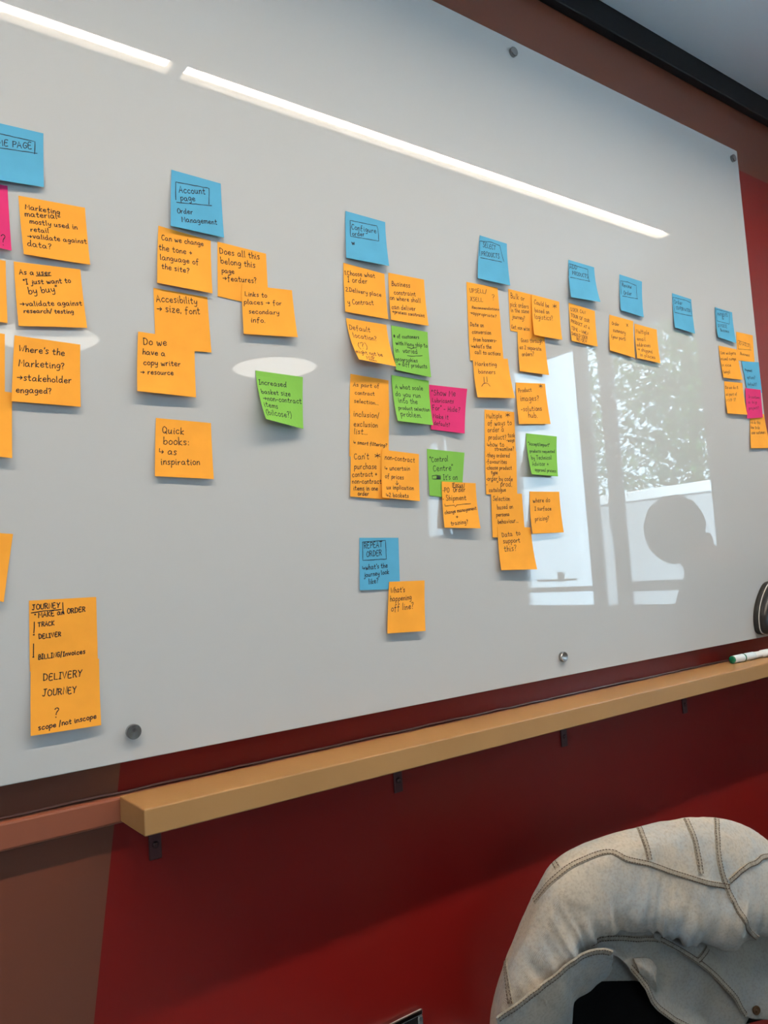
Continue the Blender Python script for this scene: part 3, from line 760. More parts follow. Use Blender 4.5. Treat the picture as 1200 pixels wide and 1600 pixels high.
 ('O', [(0.8354, 1.3416), (0.9098, 1.34), (0.9058, 1.2635), (0.8291, 1.2663)], 3.6, 6, 8, "orange sticky note 'PO Order, Shipment', overlapping the Control Centre note", [(None, (0.661, 0.022), (0.641, 0.112), (0.304, 0.117), (0.3, 0.035), (0.338, 0.024)), ('Focus', 0.321, 0.104, 0.61, 0.094, 0), ('•PO  Order', 0.021, 0.237, 0.671, 0.2, 6), ('• Shipment', 0.014, 0.42, 0.685, 0.382, 6), (None, (0.059, 0.486), (0.067, 0.534), (0.321, 0.503), (0.357, 0.539), (0.401, 0.498), (0.811, 0.459)), ('change management', 0.041, 0.711, 0.958, 0.585, 0), ('+', 0.339, 0.799, 0.401, 0.798, 5), ('training?', 0.182, 0.951, 0.666, 0.897, 0)]),
 ('B', [(0.6688, 1.2549), (0.7417, 1.253), (0.7377, 1.1747), (0.6621, 1.1773)], 0.4, 2, 0.8, 'blue sticky note with boxed REPEAT ORDER, asking what the journey looks like', [(None, (0.075, 0.081), (0.655, 0.05), (0.669, 0.415), (0.081, 0.435), (0.075, 0.081)), ('REPEAT', 0.108, 0.205, 0.568, 0.18, 6.5), ('ORDER', 0.168, 0.366, 0.549, 0.343, 6.5), ("↳what's the", 0.069, 0.622, 0.692, 0.579, 5.5), ('journey look', 0.111, 0.756, 0.724, 0.702, 5.5), ('like?', 0.212, 0.891, 0.454, 0.868, 6)]),
 ('O', [(0.7169, 1.1867), (0.7862, 1.1846), (0.777, 1.107), (0.7044, 1.11)], 2.4, 4, 5, "orange sticky note asking 'What's happening offline?'", [("What's", 0.051, 0.225, 0.441, 0.21, 6.5), ('happening', 0.047, 0.388, 0.624, 0.367, 6), ('off line?', 0.084, 0.579, 0.686, 0.548, 6.5)]),
 ('B', [(0.9678, 1.7824), (1.0348, 1.7806), (1.0254, 1.6981), (0.949, 1.699)], 0.4, 6, 9, 'blue sticky note headed SELECT PRODUCTS', [(None, (0.045, 0.468), (0.019, 0.132), (0.417, 0.075), (0.732, 0.098), (0.862, 0.451)), (None, (0.069, 0.508), (0.787, 0.477)), ('SELECT', 0.131, 0.242, 0.578, 0.23, 6), ('PRODUCTS', 0.098, 0.451, 0.71, 0.404, 5.5)]),
 ('O', [(0.9271, 1.6908), (1.0019, 1.6927), (1.0022, 1.6345), (0.9236, 1.6256)], 0.4, 0.6, 0.6, 'orange sticky note beginning UPSELL, XSELL, recommendations appropriate?', [('UPSELL/', 0.085, 0.281, 0.618, 0.235, 7), ('?', 0.783, 0.41, 0.867, 0.408, 12), ('XSELL', 0.087, 0.515, 0.482, 0.501, 6), ('Recommendations', 0.129, 0.725, 0.979, 0.716, 0), ('→appropriate?', 0.063, 0.878, 0.866, 0.947, 5)]),
 ('O', [(0.9235, 1.6289), (1.0019, 1.6361), (1.0013, 1.5571), (0.9203, 1.5516)], 1.2, 0.6, 0.6, "orange sticky note 'Date on conversion from banners', between UPSELL and marketing banners notes", [('Date on', 0.052, 0.214, 0.456, 0.227, 5), ('conversion', 0.097, 0.388, 0.663, 0.382, 5), ('from banners-', 0.114, 0.559, 0.824, 0.549, 5), ("↳what's the", 0.047, 0.711, 0.647, 0.709, 5), ('call to actions', 0.144, 0.846, 0.912, 0.851, 5)]),
 ('O', [(0.9272, 1.5557), (1.012, 1.5645), (1.0119, 1.4913), (0.9214, 1.4853)], 2.0, 10, 10, "orange sticky note 'Marketing banners' with a sad face drawn on it", [('Marketing', 0.05, 0.186, 0.647, 0.191, 6), ('banners', 0.121, 0.382, 0.584, 0.388, 6), (None, (0.258, 0.469), (0.243, 0.626)), (None, (0.337, 0.468), (0.327, 0.6)), (None, (0.157, 0.711), (0.214, 0.646), (0.283, 0.621), (0.345, 0.639), (0.389, 0.707))]),
 ('O', [(1.0291, 1.6955), (1.095, 1.6946), (1.0895, 1.6163), (1.0256, 1.6178)], 0.4, 0.6, 0.6, 'orange sticky note asking about bulk orders in the same journey', [('Bulk or', 0.08, 0.211, 0.618, 0.202, 6), ('pick orders', 0.044, 0.413, 0.772, 0.367, 6), ('in the same', 0.058, 0.549, 0.78, 0.483, 5), ('journey?', 0.095, 0.694, 0.603, 0.671, 6), ('Get non wise', 0.042, 0.953, 0.773, 0.907, 5)]),
 ('O', [(1.0881, 1.6942), (1.1639, 1.6921), (1.1562, 1.6153), (1.0789, 1.6148)], 2.0, 6, 6, "orange sticky note 'Could be based on logistics?'", [('Could be', 0.082, 0.22, 0.612, 0.225, 6), ('*', 0.75, 0.246, 0.892, 0.229, 8), ('based on', 0.098, 0.421, 0.613, 0.385, 6), ('logistics?', 0.077, 0.591, 0.737, 0.531, 6)]),
 ('O', [(1.0438, 1.622), (1.115, 1.6206), (1.1105, 1.5432), (1.0359, 1.5433)], 1.2, 5, 7, "orange sticky note 'Goes through as 2 separate orders?'", [('Goes through', 0.107, 0.288, 0.895, 0.211, 5), ('as 2 separate', 0.045, 0.458, 0.828, 0.41, 5), ('orders?', 0.11, 0.624, 0.545, 0.574, 5)]),
 ('O', [(1.0295, 1.5235), (1.1065, 1.5285), (1.1056, 1.4518), (1.0196, 1.446)], 0.4, 9, 6, "orange sticky note asking 'Product images?' with solutions hub below", [('Product', 0.073, 0.24, 0.506, 0.202, 6), ('*', 0.771, 0.148, 0.899, 0.141, 7), ('images?', 0.112, 0.448, 0.724, 0.424, 7), ('-solutions', 0.107, 0.692, 0.778, 0.674, 6), ('hub.', 0.311, 0.842, 0.599, 0.85, 6)]),
 ('O', [(0.9468, 1.4685), (1.019, 1.4693), (1.0145, 1.3942), (0.9395, 1.3925)], 0.4, 0.6, 0.6, 'orange sticky note asking about multiple ways to order a product', [('Multiple', 0.059, 0.201, 0.569, 0.171, 6), ('*', 0.699, 0.176, 0.847, 0.164, 7), ('of ways to', 0.093, 0.366, 0.888, 0.32, 6), ('order a', 0.09, 0.521, 0.62, 0.489, 6), ('product?', 0.111, 0.686, 0.692, 0.67, 6.5), ('task', 0.749, 0.611, 0.986, 0.604, 5), ('-ways', 0.705, 0.721, 0.963, 0.714, 5), ('↳how to', 0.062, 0.853, 0.605, 0.841, 5.5), ('streamline?', 0.305, 0.942, 0.934, 0.931, 5.5)]),
 ('O', [(0.939, 1.3968), (1.0156, 1.3988), (1.0088, 1.3227), (0.9342, 1.3215)], 1.2, 0.6, 0.6, 'orange sticky note with bulleted list of favourites, product type and order by code', [('•they ordered', 0.04, 0.151, 0.776, 0.151, 5.5), ('•favourites', 0.034, 0.294, 0.677, 0.298, 5.5), ('•choose product', 0.027, 0.436, 0.835, 0.433, 5.5), ('type', 0.172, 0.535, 0.375, 0.543, 5.5), ('•order by code', 0.015, 0.688, 0.851, 0.695, 6), ('•  "  " prod.', 0.009, 0.819, 0.83, 0.828, 6), ('catalogue', 0.084, 0.951, 0.622, 0.942, 5.5)]),
 ('O', [(0.9454, 1.3232), (1.0202, 1.3231), (1.0194, 1.2458), (0.9406, 1.2482)], 2.0, 0.8, 0.8, "orange sticky note 'Selection based on persona behaviour'", [('Selection', 0.051, 0.169, 0.584, 0.163, 6), ('based on', 0.172, 0.365, 0.67, 0.337, 6), ('persona', 0.135, 0.529, 0.541, 0.507, 6), ('behaviour...', 0.169, 0.692, 0.809, 0.654, 6)]),
 ('O', [(0.9535, 1.2663), (1.0347, 1.2635), (1.034, 1.1893), (0.9487, 1.1921)], 3.0, 6, 8, "orange sticky note asking 'Data to support this?'", [('Data  to', 0.12, 0.245, 0.657, 0.184, 7), ('support', 0.136, 0.384, 0.628, 0.358, 7), ('this?', 0.14, 0.577, 0.498, 0.556, 8)]),
 ('O', [(1.0424, 1.3275), (1.1207, 1.3278), (1.1169, 1.2526), (1.0324, 1.2518)], 0.4, 8, 6, "orange sticky note asking 'Where do I surface pricing?'", [('where do', 0.099, 0.267, 0.656, 0.256, 6), ('I surface', 0.143, 0.451, 0.678, 0.455, 7), ('pricing?', 0.124, 0.701, 0.584, 0.688, 8)]),
 ('G', [(1.0451, 1.4325), (1.1266, 1.4308), (1.1116, 1.3547), (1.034, 1.356)], 0.4, 16, 8, 'green sticky note about products requested by technical advisor and approval process', [('"Accept/import"', 0.05, 0.286, 0.748, 0.272, 6), ('products requested', 0.073, 0.461, 0.923, 0.415, 0), ('by Technical', 0.094, 0.633, 0.808, 0.588, 6), ('Advisor +', 0.088, 0.789, 0.67, 0.754, 5), ('approval process', 0.145, 0.914, 0.929, 0.905, 5)]),
 ('B', [(1.2035, 1.7826), (1.2809, 1.7815), (1.2754, 1.7057), (1.1899, 1.7025)], 0.4, 10, 12, 'blue sticky note headed ADD PRODUCTS', [(None, (-0.002, 0.424), (0.025, 0.097), (0.736, 0.11), (0.74, 0.435)), (None, (0.049, 0.453), (0.776, 0.437)), ('ADD', 0.046, 0.227, 0.318, 0.192, 5.5), ('PRODUCTS', 0.135, 0.365, 0.719, 0.363, 5)]),
 ('O', [(1.1934, 1.6953), (1.2708, 1.6904), (1.2634, 1.616), (1.1866, 1.618)], 0.4, 5, 5, 'orange sticky note alone below the ADD PRODUCTS note', [('USER CAN', 0.055, 0.2, 0.623, 0.169, 4.5), ('TOUR OF OUR', 0.055, 0.352, 0.748, 0.381, 4.5), ('PRODUCT AT A', 0.038, 0.507, 0.746, 0.568, 4.5), ('TIME - WHEN', 0.034, 0.692, 0.67, 0.74, 4.5), ('SHOULD USER', 0.017, 0.839, 0.619, 0.854, 4.5), ('REVIEW', 0.195, 0.962, 0.588, 0.964, 4.5)]),
 ('B', [(1.362, 1.7815), (1.438, 1.7792), (1.4236, 1.6977), (1.3491, 1.702)], 0.4, 5, 6, 'blue sticky note with boxed Review Order heading', [(None, (0.067, 0.541), (0.042, 0.171), (0.358, 0.141), (0.741, 0.164), (0.756, 0.524)), (None, (0.11, 0.578), (0.79, 0.523)), ('Review', 0.104, 0.312, 0.517, 0.295, 6), ('Order', 0.164, 0.527, 0.524, 0.484, 7)]),
 ('O', [(1.3167, 1.6896), (1.3943, 1.6872), (1.382, 1.6062), (1.3018, 1.6128)], 0.4, 5, 5, "orange sticky note 'Order summary', left of the pair under the Review Order note", [('Order', 0.097, 0.262, 0.393, 0.245, 6), ('x', 0.697, 0.197, 0.778, 0.187, 6), ('summary', 0.142, 0.441, 0.654, 0.421, 5.5), ('(your part)', 0.074, 0.629, 0.643, 0.594, 5.5)]),
 ('O', [(1.3978, 1.6826), (1.4749, 1.68), (1.4681, 1.604), (1.388, 1.6066)], 0.4, 6, 6, "orange sticky note 'Multiple email addresses', right of the pair under the Review Order note", [('Multiple', 0.05, 0.261, 0.623, 0.218, 5.5), ('email', 0.072, 0.48, 0.446, 0.431, 5.5), ('addresses', 0.043, 0.652, 0.635, 0.582, 5), ('→ shipped', 0.056, 0.775, 0.692, 0.756, 5), ('in places', 0.13, 0.929, 0.782, 0.911, 5)]),
 ('B', [(1.5457, 1.7717), (1.6193, 1.7693), (1.611, 1.6871), (1.536, 1.6913)], 0.4, 5, 6, 'blue sticky note with boxed Order confirmation heading', [(None, (0.064, 0.549), (0.027, 0.116), (0.713, 0.083), (0.943, 0.114), (0.955, 0.497), (0.403, 0.536), (0.064, 0.549)), ('Order', 0.075, 0.29, 0.497, 0.249, 5.5), ('CONFIRMATION', 0.148, 0.44, 0.917, 0.392, 5)]),
 ('B', [(1.7138, 1.7652), (1.7874, 1.7638), (1.7822, 1.6862), (1.7054, 1.6917)], 1.2, 5, 6, "blue sticky note headed PAYMENTS, top of the group at the board's right edge", [(None, (0.065, 0.444), (0.04, 0.055), (0.84, 0.047), (0.762, 0.418), (0.065, 0.444)), ('PAYMENTS', 0.131, 0.252, 0.699, 0.195, 5), ('&', 0.365, 0.343, 0.462, 0.333, 6), ('INVOICE', 0.092, 0.634, 0.599, 0.573, 4.5), ('Business', 0.203, 0.761, 0.678, 0.723, 4.5)]),
 ('O', [(1.799, 1.7182), (1.8737, 1.7191), (1.8683, 1.6513), (1.7893, 1.6474)], 0.4, 0.6, 0.6, 'orange sticky note with boxed word, right of the PAYMENTS note', [(None, (0.075, 0.591), (0.061, 0.297), (0.779, 0.359), (0.789, 0.522)), (None, (0.075, 0.599), (0.838, 0.567)), ('EMAILS', 0.131, 0.435, 0.715, 0.456, 5), ('Business', 0.172, 0.787, 0.712, 0.816, 4.5)]),
 ('O', [(1.7131, 1.6738), (1.7905, 1.674), (1.7966, 1.5996), (1.7136, 1.5973)], 1.2, 4, 4, 'orange sticky note with four short lines, just below the PAYMENTS note', [('Use widgets', 0.049, 0.259, 0.904, 0.182, 4.5), ('mixed comps', 0.027, 0.455, 0.872, 0.368, 4.5), ('in nice', 0.005, 0.649, 0.523, 0.601, 4.5), ('(ways)', 0.038, 0.857, 0.397, 0.827, 4.5)]),
 ('B', [(1.8068, 1.6467), (1.8867, 1.6532), (1.8854, 1.5765), (1.818, 1.5801)], 1.6, 0.8, 0.8, "blue sticky note asking about payment options, touching the board's right edge", [('Payment', 0.089, 0.337, 0.513, 0.348, 5), ('options?', 0.136, 0.612, 0.662, 0.583, 5), ('default?', 0.088, 0.856, 0.706, 0.804, 5)]),
 ('O', [(1.723, 1.5906), (1.8027, 1.5941), (1.798, 1.5157), (1.7135, 1.5132)], 0.4, 6, 7, 'orange sticky note left of the small pink note in the right edge group', [('Do we do it', 0.046, 0.231, 0.733, 0.196, 4.5), ('as part of', 0.036, 0.441, 0.631, 0.412, 4.5), ('MVP 1?', 0.029, 0.633, 0.529, 0.593, 4.5)]),
 ('P', [(1.8097, 1.5819), (1.8802, 1.5839), (1.8752, 1.5154), (1.8003, 1.5072)], 2.6, 2, 1, "small pink sticky note near the board's right edge, under the blue payment options note", [('Is customs', 0.172, 0.315, 0.876, 0.335, 4.5), ('a big', 0.127, 0.502, 0.669, 0.498, 4.5), ('project?', 0.137, 0.706, 0.787, 0.695, 4.5)]),
 ('O', [(1.8238, 1.522), (1.8883, 1.5248), (1.8933, 1.4406), (1.8024, 1.4362)], 0.4, 5, 5, 'orange sticky note at the bottom of the right edge group, below the small pink note', [('We do this', 0.008, 0.291, 0.652, 0.299, 4.5), ('how to do', 0.033, 0.436, 0.574, 0.447, 4.5), ('user customers', 0.073, 0.596, 0.873, 0.576, 4.5)]),
]
JACKET = {
 'body': [[(0.9256, -0.0537, 0.4305), (0.928, -0.0594, 0.4792), (0.936, -0.0625, 0.5136), (0.9525, -0.0683, 0.5453), (0.9702, -0.0745, 0.5752), (0.9904, -0.0795, 0.5995), (1.0315, -0.0874, 0.591), (1.1159, -0.1144, 0.591), (1.1736, -0.1334, 0.5904), (1.2201, -0.1508, 0.5836), (1.2584, -0.1617, 0.5709), (1.287, -0.1681, 0.5674), (1.3157, -0.1736, 0.5528), (1.4572, -0.2111, 0.4048)], [(0.8432, -0.053, 0.4761), (0.8457, -0.0598, 0.5363), (0.8588, -0.0679, 0.5823), (0.8802, -0.0785, 0.626), (0.9027, -0.0895, 0.6682), (0.9305, -0.1014, 0.705), (0.9817, -0.1188, 0.7174), (1.0722, -0.1512, 0.7259), (1.1343, -0.1735, 0.7262), (1.1796, -0.1902, 0.7206), (1.223, -0.2049, 0.7089), (1.2598, -0.2161, 0.6908), (1.297, -0.2266, 0.6617), (1.4485, -0.2705, 0.5042)], [(0.7771, -0.0896, 0.5232), (0.7794, -0.0965, 0.5854), (0.7942, -0.106, 0.634), (0.8168, -0.1178, 0.6805), (0.8406, -0.13, 0.7256), (0.8705, -0.1439, 0.7656), (0.9241, -0.1638, 0.7856), (1.0145, -0.1963, 0.7967), (1.0766, -0.2187, 0.7971), (1.1202, -0.2341, 0.7921), (1.1644, -0.2495, 0.7811), (1.2036, -0.262, 0.7577), (1.2433, -0.2738, 0.7239), (1.3949, -0.318, 0.5676)], [(0.7534, -0.1202, 0.5438), (0.7572, -0.127, 0.601), (0.7733, -0.1365, 0.6467), (0.7971, -0.1482, 0.69), (0.8205, -0.1596, 0.7311), (0.8492, -0.1724, 0.7677), (0.9002, -0.1907, 0.7848), (0.9838, -0.2199, 0.7933), (1.042, -0.2401, 0.7921), (1.0846, -0.2547, 0.7855), (1.1284, -0.2696, 0.7745), (1.1678, -0.2821, 0.7537), (1.2078, -0.2941, 0.7237), (1.3552, -0.3368, 0.5808)], [(0.7424, -0.1403, 0.5534), (0.749, -0.1472, 0.6035), (0.7685, -0.1573, 0.6461), (0.7954, -0.1694, 0.6854), (0.8187, -0.1802, 0.7207), (0.846, -0.192, 0.7525), (0.8935, -0.2086, 0.7654), (0.9667, -0.2334, 0.7699), (1.0193, -0.2511, 0.7658), (1.0612, -0.2649, 0.7562), (1.1054, -0.2796, 0.7449), (1.1465, -0.2929, 0.7282), (1.1882, -0.306, 0.7043), (1.3317, -0.3486, 0.5821)], [(0.7384, -0.1562, 0.557), (0.7493, -0.1634, 0.5977), (0.7739, -0.1746, 0.6362), (0.8058, -0.1877, 0.6704), (0.8293, -0.1977, 0.6978), (0.8548, -0.2083, 0.7232), (0.8978, -0.2228, 0.7302), (0.9564, -0.2421, 0.7295), (1.0014, -0.2566, 0.7214), (1.0428, -0.2696, 0.7074), (1.088, -0.2844, 0.6955), (1.132, -0.2991, 0.6846), (1.1766, -0.314, 0.6691), (1.3156, -0.3573, 0.5756)], [(0.7385, -0.1654, 0.557), (0.7529, -0.173, 0.5901), (0.7819, -0.1851, 0.6254), (0.818, -0.1991, 0.6555), (0.8418, -0.2086, 0.6767), (0.8659, -0.2183, 0.6969), (0.9052, -0.2312, 0.6992), (0.952, -0.2461, 0.6946), (0.9909, -0.2581, 0.6834), (1.032, -0.2705, 0.6658), (1.0783, -0.2856, 0.6533), (1.1247, -0.3015, 0.6469), (1.1718, -0.3179, 0.6383), (1.3076, -0.3621, 0.5679)], [(0.7515, -0.157, 0.5457), (0.7683, -0.165, 0.5748), (0.8003, -0.1781, 0.609), (0.8394, -0.193, 0.6372), (0.8637, -0.2025, 0.655), (0.8872, -0.2118, 0.6725), (0.9248, -0.2241, 0.6722), (0.9649, -0.2368, 0.6653), (1.0006, -0.2477, 0.6522), (1.042, -0.2601, 0.6323), (1.0894, -0.2756, 0.6193), (1.1378, -0.2927, 0.6156), (1.187, -0.3103, 0.6111), (1.3223, -0.356, 0.5539)], [(0.784, -0.1257, 0.5274), (0.8013, -0.1341, 0.5579), (0.8343, -0.1481, 0.5938), (0.8746, -0.1641, 0.6235), (0.8996, -0.1742, 0.6423), (0.9238, -0.1841, 0.6607), (0.9624, -0.1972, 0.6607), (1.0038, -0.2108, 0.6539), (1.0404, -0.2224, 0.6406), (1.0829, -0.2356, 0.6203), (1.1316, -0.2521, 0.6072), (1.1813, -0.2701, 0.6038), (1.2318, -0.2888, 0.5995), (1.3705, -0.3369, 0.5413)]],
 'front_panel': [[(1.0058, -0.2041, 0.6758), (1.0532, -0.2189, 0.6558), (1.0961, -0.2323, 0.6356), (1.1342, -0.2449, 0.622), (1.1673, -0.2569, 0.6193), (1.2008, -0.2693, 0.6165), (1.2347, -0.2814, 0.6098), (1.3738, -0.3306, 0.558)], [(1.0036, -0.2069, 0.666), (1.0503, -0.2211, 0.6435), (1.0946, -0.2344, 0.6171), (1.1329, -0.2461, 0.594), (1.1625, -0.2558, 0.5811), (1.1946, -0.2673, 0.5756), (1.2294, -0.2798, 0.5693), (1.3664, -0.3283, 0.5209)], [(0.9905, -0.2181, 0.6605), (1.0359, -0.2314, 0.6353), (1.0816, -0.2444, 0.6019), (1.1198, -0.2548, 0.568), (1.1453, -0.2618, 0.5437), (1.1754, -0.2721, 0.5352), (1.211, -0.2848, 0.5292), (1.3446, -0.3319, 0.485)], [(0.986, -0.2228, 0.6506), (1.0305, -0.2354, 0.6225), (1.0778, -0.2482, 0.5821), (1.1162, -0.2576, 0.5374), (1.1377, -0.2619, 0.5018), (1.1661, -0.2712, 0.4903), (1.2027, -0.2843, 0.4846), (1.3337, -0.3305, 0.4444)]],
 'facing': [[(0.8553, -0.1719, 0.65), (0.8789, -0.1809, 0.6643), (0.9098, -0.1924, 0.6773), (0.9552, -0.2072, 0.6732), (0.9952, -0.22, 0.6639), (1.021, -0.2271, 0.6445), (1.0556, -0.2359, 0.6109), (1.0959, -0.2469, 0.5755), (1.1281, -0.2547, 0.5357), (1.1497, -0.2585, 0.4941)], [(0.8603, -0.1691, 0.6432), (0.8856, -0.1785, 0.6544), (0.9138, -0.1885, 0.6615), (0.9503, -0.2002, 0.6554), (0.9823, -0.2097, 0.6413), (1.0056, -0.2154, 0.6175), (1.0328, -0.2217, 0.5853), (1.0673, -0.2308, 0.5532), (1.0993, -0.2391, 0.5203), (1.1316, -0.2466, 0.4777)], [(0.8589, -0.1721, 0.6411), (0.8855, -0.1816, 0.6493), (0.9111, -0.1902, 0.6513), (0.9397, -0.199, 0.6436), (0.9648, -0.2057, 0.6254), (0.9857, -0.2102, 0.5979), (1.0064, -0.2143, 0.5671), (1.0358, -0.2217, 0.5383), (1.0674, -0.2303, 0.5114), (1.1087, -0.2408, 0.468)], [(0.8507, -0.1809, 0.6443), (0.8781, -0.1903, 0.6504), (0.9018, -0.1978, 0.6486), (0.9247, -0.2045, 0.6398), (0.9446, -0.2091, 0.619), (0.9637, -0.2126, 0.5891), (0.9799, -0.2152, 0.5597), (1.0055, -0.2214, 0.5332), (1.0366, -0.23, 0.5107), (1.084, -0.2425, 0.467)]],
 'placket_flap': [[(0.7172, -0.1711, 0.6191), (0.7444, -0.18, 0.63), (0.772, -0.1892, 0.6413), (0.7962, -0.1978, 0.6537), (0.8189, -0.2058, 0.6652), (0.8455, -0.2148, 0.6718), (0.8686, -0.2221, 0.6726), (0.888, -0.2276, 0.6656)], [(0.7264, -0.1657, 0.5951), (0.7611, -0.176, 0.5967), (0.7926, -0.1861, 0.6028), (0.8123, -0.1941, 0.6226), (0.8279, -0.2007, 0.6406), (0.8532, -0.2095, 0.6491), (0.8773, -0.2176, 0.6541), (0.8925, -0.2225, 0.6539)], [(0.7442, -0.1511, 0.5635), (0.7868, -0.1631, 0.5554), (0.8227, -0.1742, 0.5563), (0.8378, -0.1817, 0.584), (0.8465, -0.187, 0.609), (0.8706, -0.1957, 0.6198), (0.8958, -0.2048, 0.6292), (0.9069, -0.2092, 0.636)], [(0.7581, -0.1383, 0.5431), (0.805, -0.1514, 0.53), (0.8434, -0.1633, 0.5283), (0.8562, -0.1706, 0.5602), (0.8613, -0.1751, 0.5891), (0.8849, -0.1839, 0.6011), (0.9108, -0.1936, 0.6129), (0.9198, -0.1977, 0.6234)]],
 'inner_lining': [[(0.9091, -0.1721, 0.6411), (0.9394, -0.1818, 0.6362), (0.97, -0.1899, 0.6127), (0.9915, -0.1941, 0.5799)], [(0.9187, -0.1692, 0.6165), (0.9492, -0.1789, 0.6105), (0.9758, -0.1866, 0.5961), (0.9949, -0.1912, 0.5754)], [(0.9268, -0.1677, 0.5928), (0.9574, -0.1774, 0.5857), (0.98, -0.1847, 0.5805), (0.9966, -0.1896, 0.5719)]],
 'lapel_fold': [[(0.9549, -0.208, 0.6275), (0.9712, -0.2134, 0.6257), (0.9855, -0.2176, 0.6188), (0.9916, -0.2185, 0.6064)], [(0.9489, -0.2165, 0.6244), (0.9622, -0.2205, 0.6194), (0.9746, -0.2239, 0.6104), (0.9807, -0.2249, 0.5999)], [(0.9548, -0.2157, 0.6142), (0.9653, -0.2184, 0.6059), (0.9759, -0.2209, 0.5947), (0.982, -0.2222, 0.5862)], [(0.9686, -0.2081, 0.5999), (0.9767, -0.2098, 0.5888), (0.9859, -0.2117, 0.5757), (0.992, -0.2131, 0.5687)]],
}
SEAMS = {'body': [[(3.92, 2.7), (4.82, 3.2), (5.64, 3.27), (6.3, 3.33), (6.7, 3.96), (7.77, 4.47), (9.08, 4.66), (9.97, 4.72)], [(6.95, 2.38), (7.03, 3.2), (7.11, 4.09)], [(8.26, 2.44), (8.67, 3.58), (8.91, 4.47)], [(9.48, 2.38), (9.57, 3.96), (9.89, 4.72), (10.38, 5.54), (11.12, 6.75)], [(9.97, 4.59), (10.63, 4.15), (11.77, 3.39), (12.18, 2.19)], [(5.07, 2.44), (5.07, 2.89)], [(2.21, 2.51), (1.8, 3.58), (1.39, 4.41)]], 'front_panel': [[(0.26, 2.77), (1.01, 2.96), (2.03, 2.89), (2.99, 2.96), (4.01, 2.92)], [(1.94, 1.59), (1.54, 2.85)]], 'facing': [[(0.51, 0.95), (1.19, 0.95), (1.98, 1.03), (3.23, 0.99), (4.36, 0.61), (5.09, 0.38)], [(3.96, 2.89), (4.98, 2.89), (5.94, 2.92), (6.96, 2.89), (7.98, 2.89)]], 'placket_flap': [[(0.09, 0.15), (0.97, 0.08), (1.98, 0.08), (2.99, 0.08), (4.01, 0.11), (4.97, 0.11), (5.99, 0.19), (6.82, 0.3)]]}

for i, nd in enumerate(NOTES): note(i, *nd)

# ------------------------------------------------------------------ marker, eraser, socket
mk = thing('whiteboard_marker', 'white whiteboard marker with green end lying on the tan ledge', 'marker', (1.69, -0.017, 0.956))
A = Vector((1.6155, -0.0138, 0.9646)); D_ = Vector((0.137, -0.0072, 0)).normalized()
bm = bmesh.new(); lathe(bm, A, D_, [(.0045, .0070), (.0045, .0082), (.040, .0084), (.082, .0084)], 24)
obj('barrel', bm, M['marker_white'], mk, smooth=True)
bm = bmesh.new(); lathe(bm, A, D_, [(0, 0), (0, .0064), (.0012, .0077), (.0046, .0079), (.0046, .006)], 24)
obj('end_plug', bm, M['marker_green'], mk, smooth=True)
bm = bmesh.new(); lathe(bm, A, D_, [(.0405, .0082), (.0405, .0086), (.0445, .0086), (.0445, .0082)], 24)
obj('band', bm, M['marker_green'], mk, smooth=True)
bm = bmesh.new()
u_, w_ = frame_for(D_)
for k in range(5):                               # small print along the barrel
    for row in (0, 1, 2):
        ang = math.radians(205 + row * 22)
        for q in range(2):
            x0_ = .010 + k * .0042 + q * .0017
            pts_ = []
            for xx, aa in ((x0_, ang), (x0_ + .0013, ang), (x0_ + .0013, ang + .07), (x0_, ang + .07)):
                pts_.append(bm.verts.new(A + D_ * xx + (u_ * math.cos(aa) + w_ * math.sin(aa)) * .00853))
            bm.faces.new(pts_)
obj('print', bm, M['marker_green'], mk)
bm = bmesh.new(); lathe(bm, A, D_, [(.082, .0084), (.084, .0076), (.108, .0072), (.112, .006), (.1135, .0086), (.140, .0086), (.1415, .006), (.1415, 0)], 24)
obj('cap', bm, M['white_plastic'], mk, smooth=True)

ers = thing('board_eraser', 'black rounded board eraser stuck low on the whiteboard at the right edge', 'eraser', (1.81, 0, 1.06))
outline = [(1.7425, 1.028), (1.750, 1.008), (1.785, 1.0005), (1.835, 1.002), (1.868, 1.02), (1.876, 1.06), (1.866, 1.10), (1.840, 1.121), (1.803, 1.119), (1.768, 1.090), (1.748, 1.058)]
def loft_outline(layers, material, name, parent):
    pts = [Vector(q) for q in outline]
    n = len(pts)
    dense = []
    for i in range(n):
        for k in range(5):
            dense.append(cr(pts[i - 1], pts[i], pts[(i + 1) % n], pts[(i + 2) % n], k / 5))
    c = sum(dense, Vector((0, 0))) / len(dense)
    bm = bmesh.new()
    rings = [[bm.verts.new((c.x + (q.x - c.x) * s, y, c.y + (q.y - c.y) * s)) for q in dense] for y, s in layers]
    m_ = len(dense)
    for a, b in zip(rings, rings[1:]):
        for i in range(m_): bm.faces.new((a[i], a[(i + 1) % m_], b[(i + 1) % m_], b[i]))
    bm.faces.new(rings[0]); bm.faces.new(rings[-1])
    bmesh.ops.recalc_face_normals(bm, faces=bm.faces)
    return obj(name, bm, material, parent, smooth=True)
loft_outline([(-.0008, .985), (-.0125, .985)], M['felt'], 'pad', ers)
loft_outline([(-.0125, .97), (-.0129, .988), (-.0139, .988), (-.0143, .97)], M['pale_piping'], 'piping', ers)
loft_outline([(-.0143, .96), (-.019, .975), (-.028, .93), (-.034, .82), (-.037, .6), (-.038, .3)], M['black_plastic'], 'body', ers)

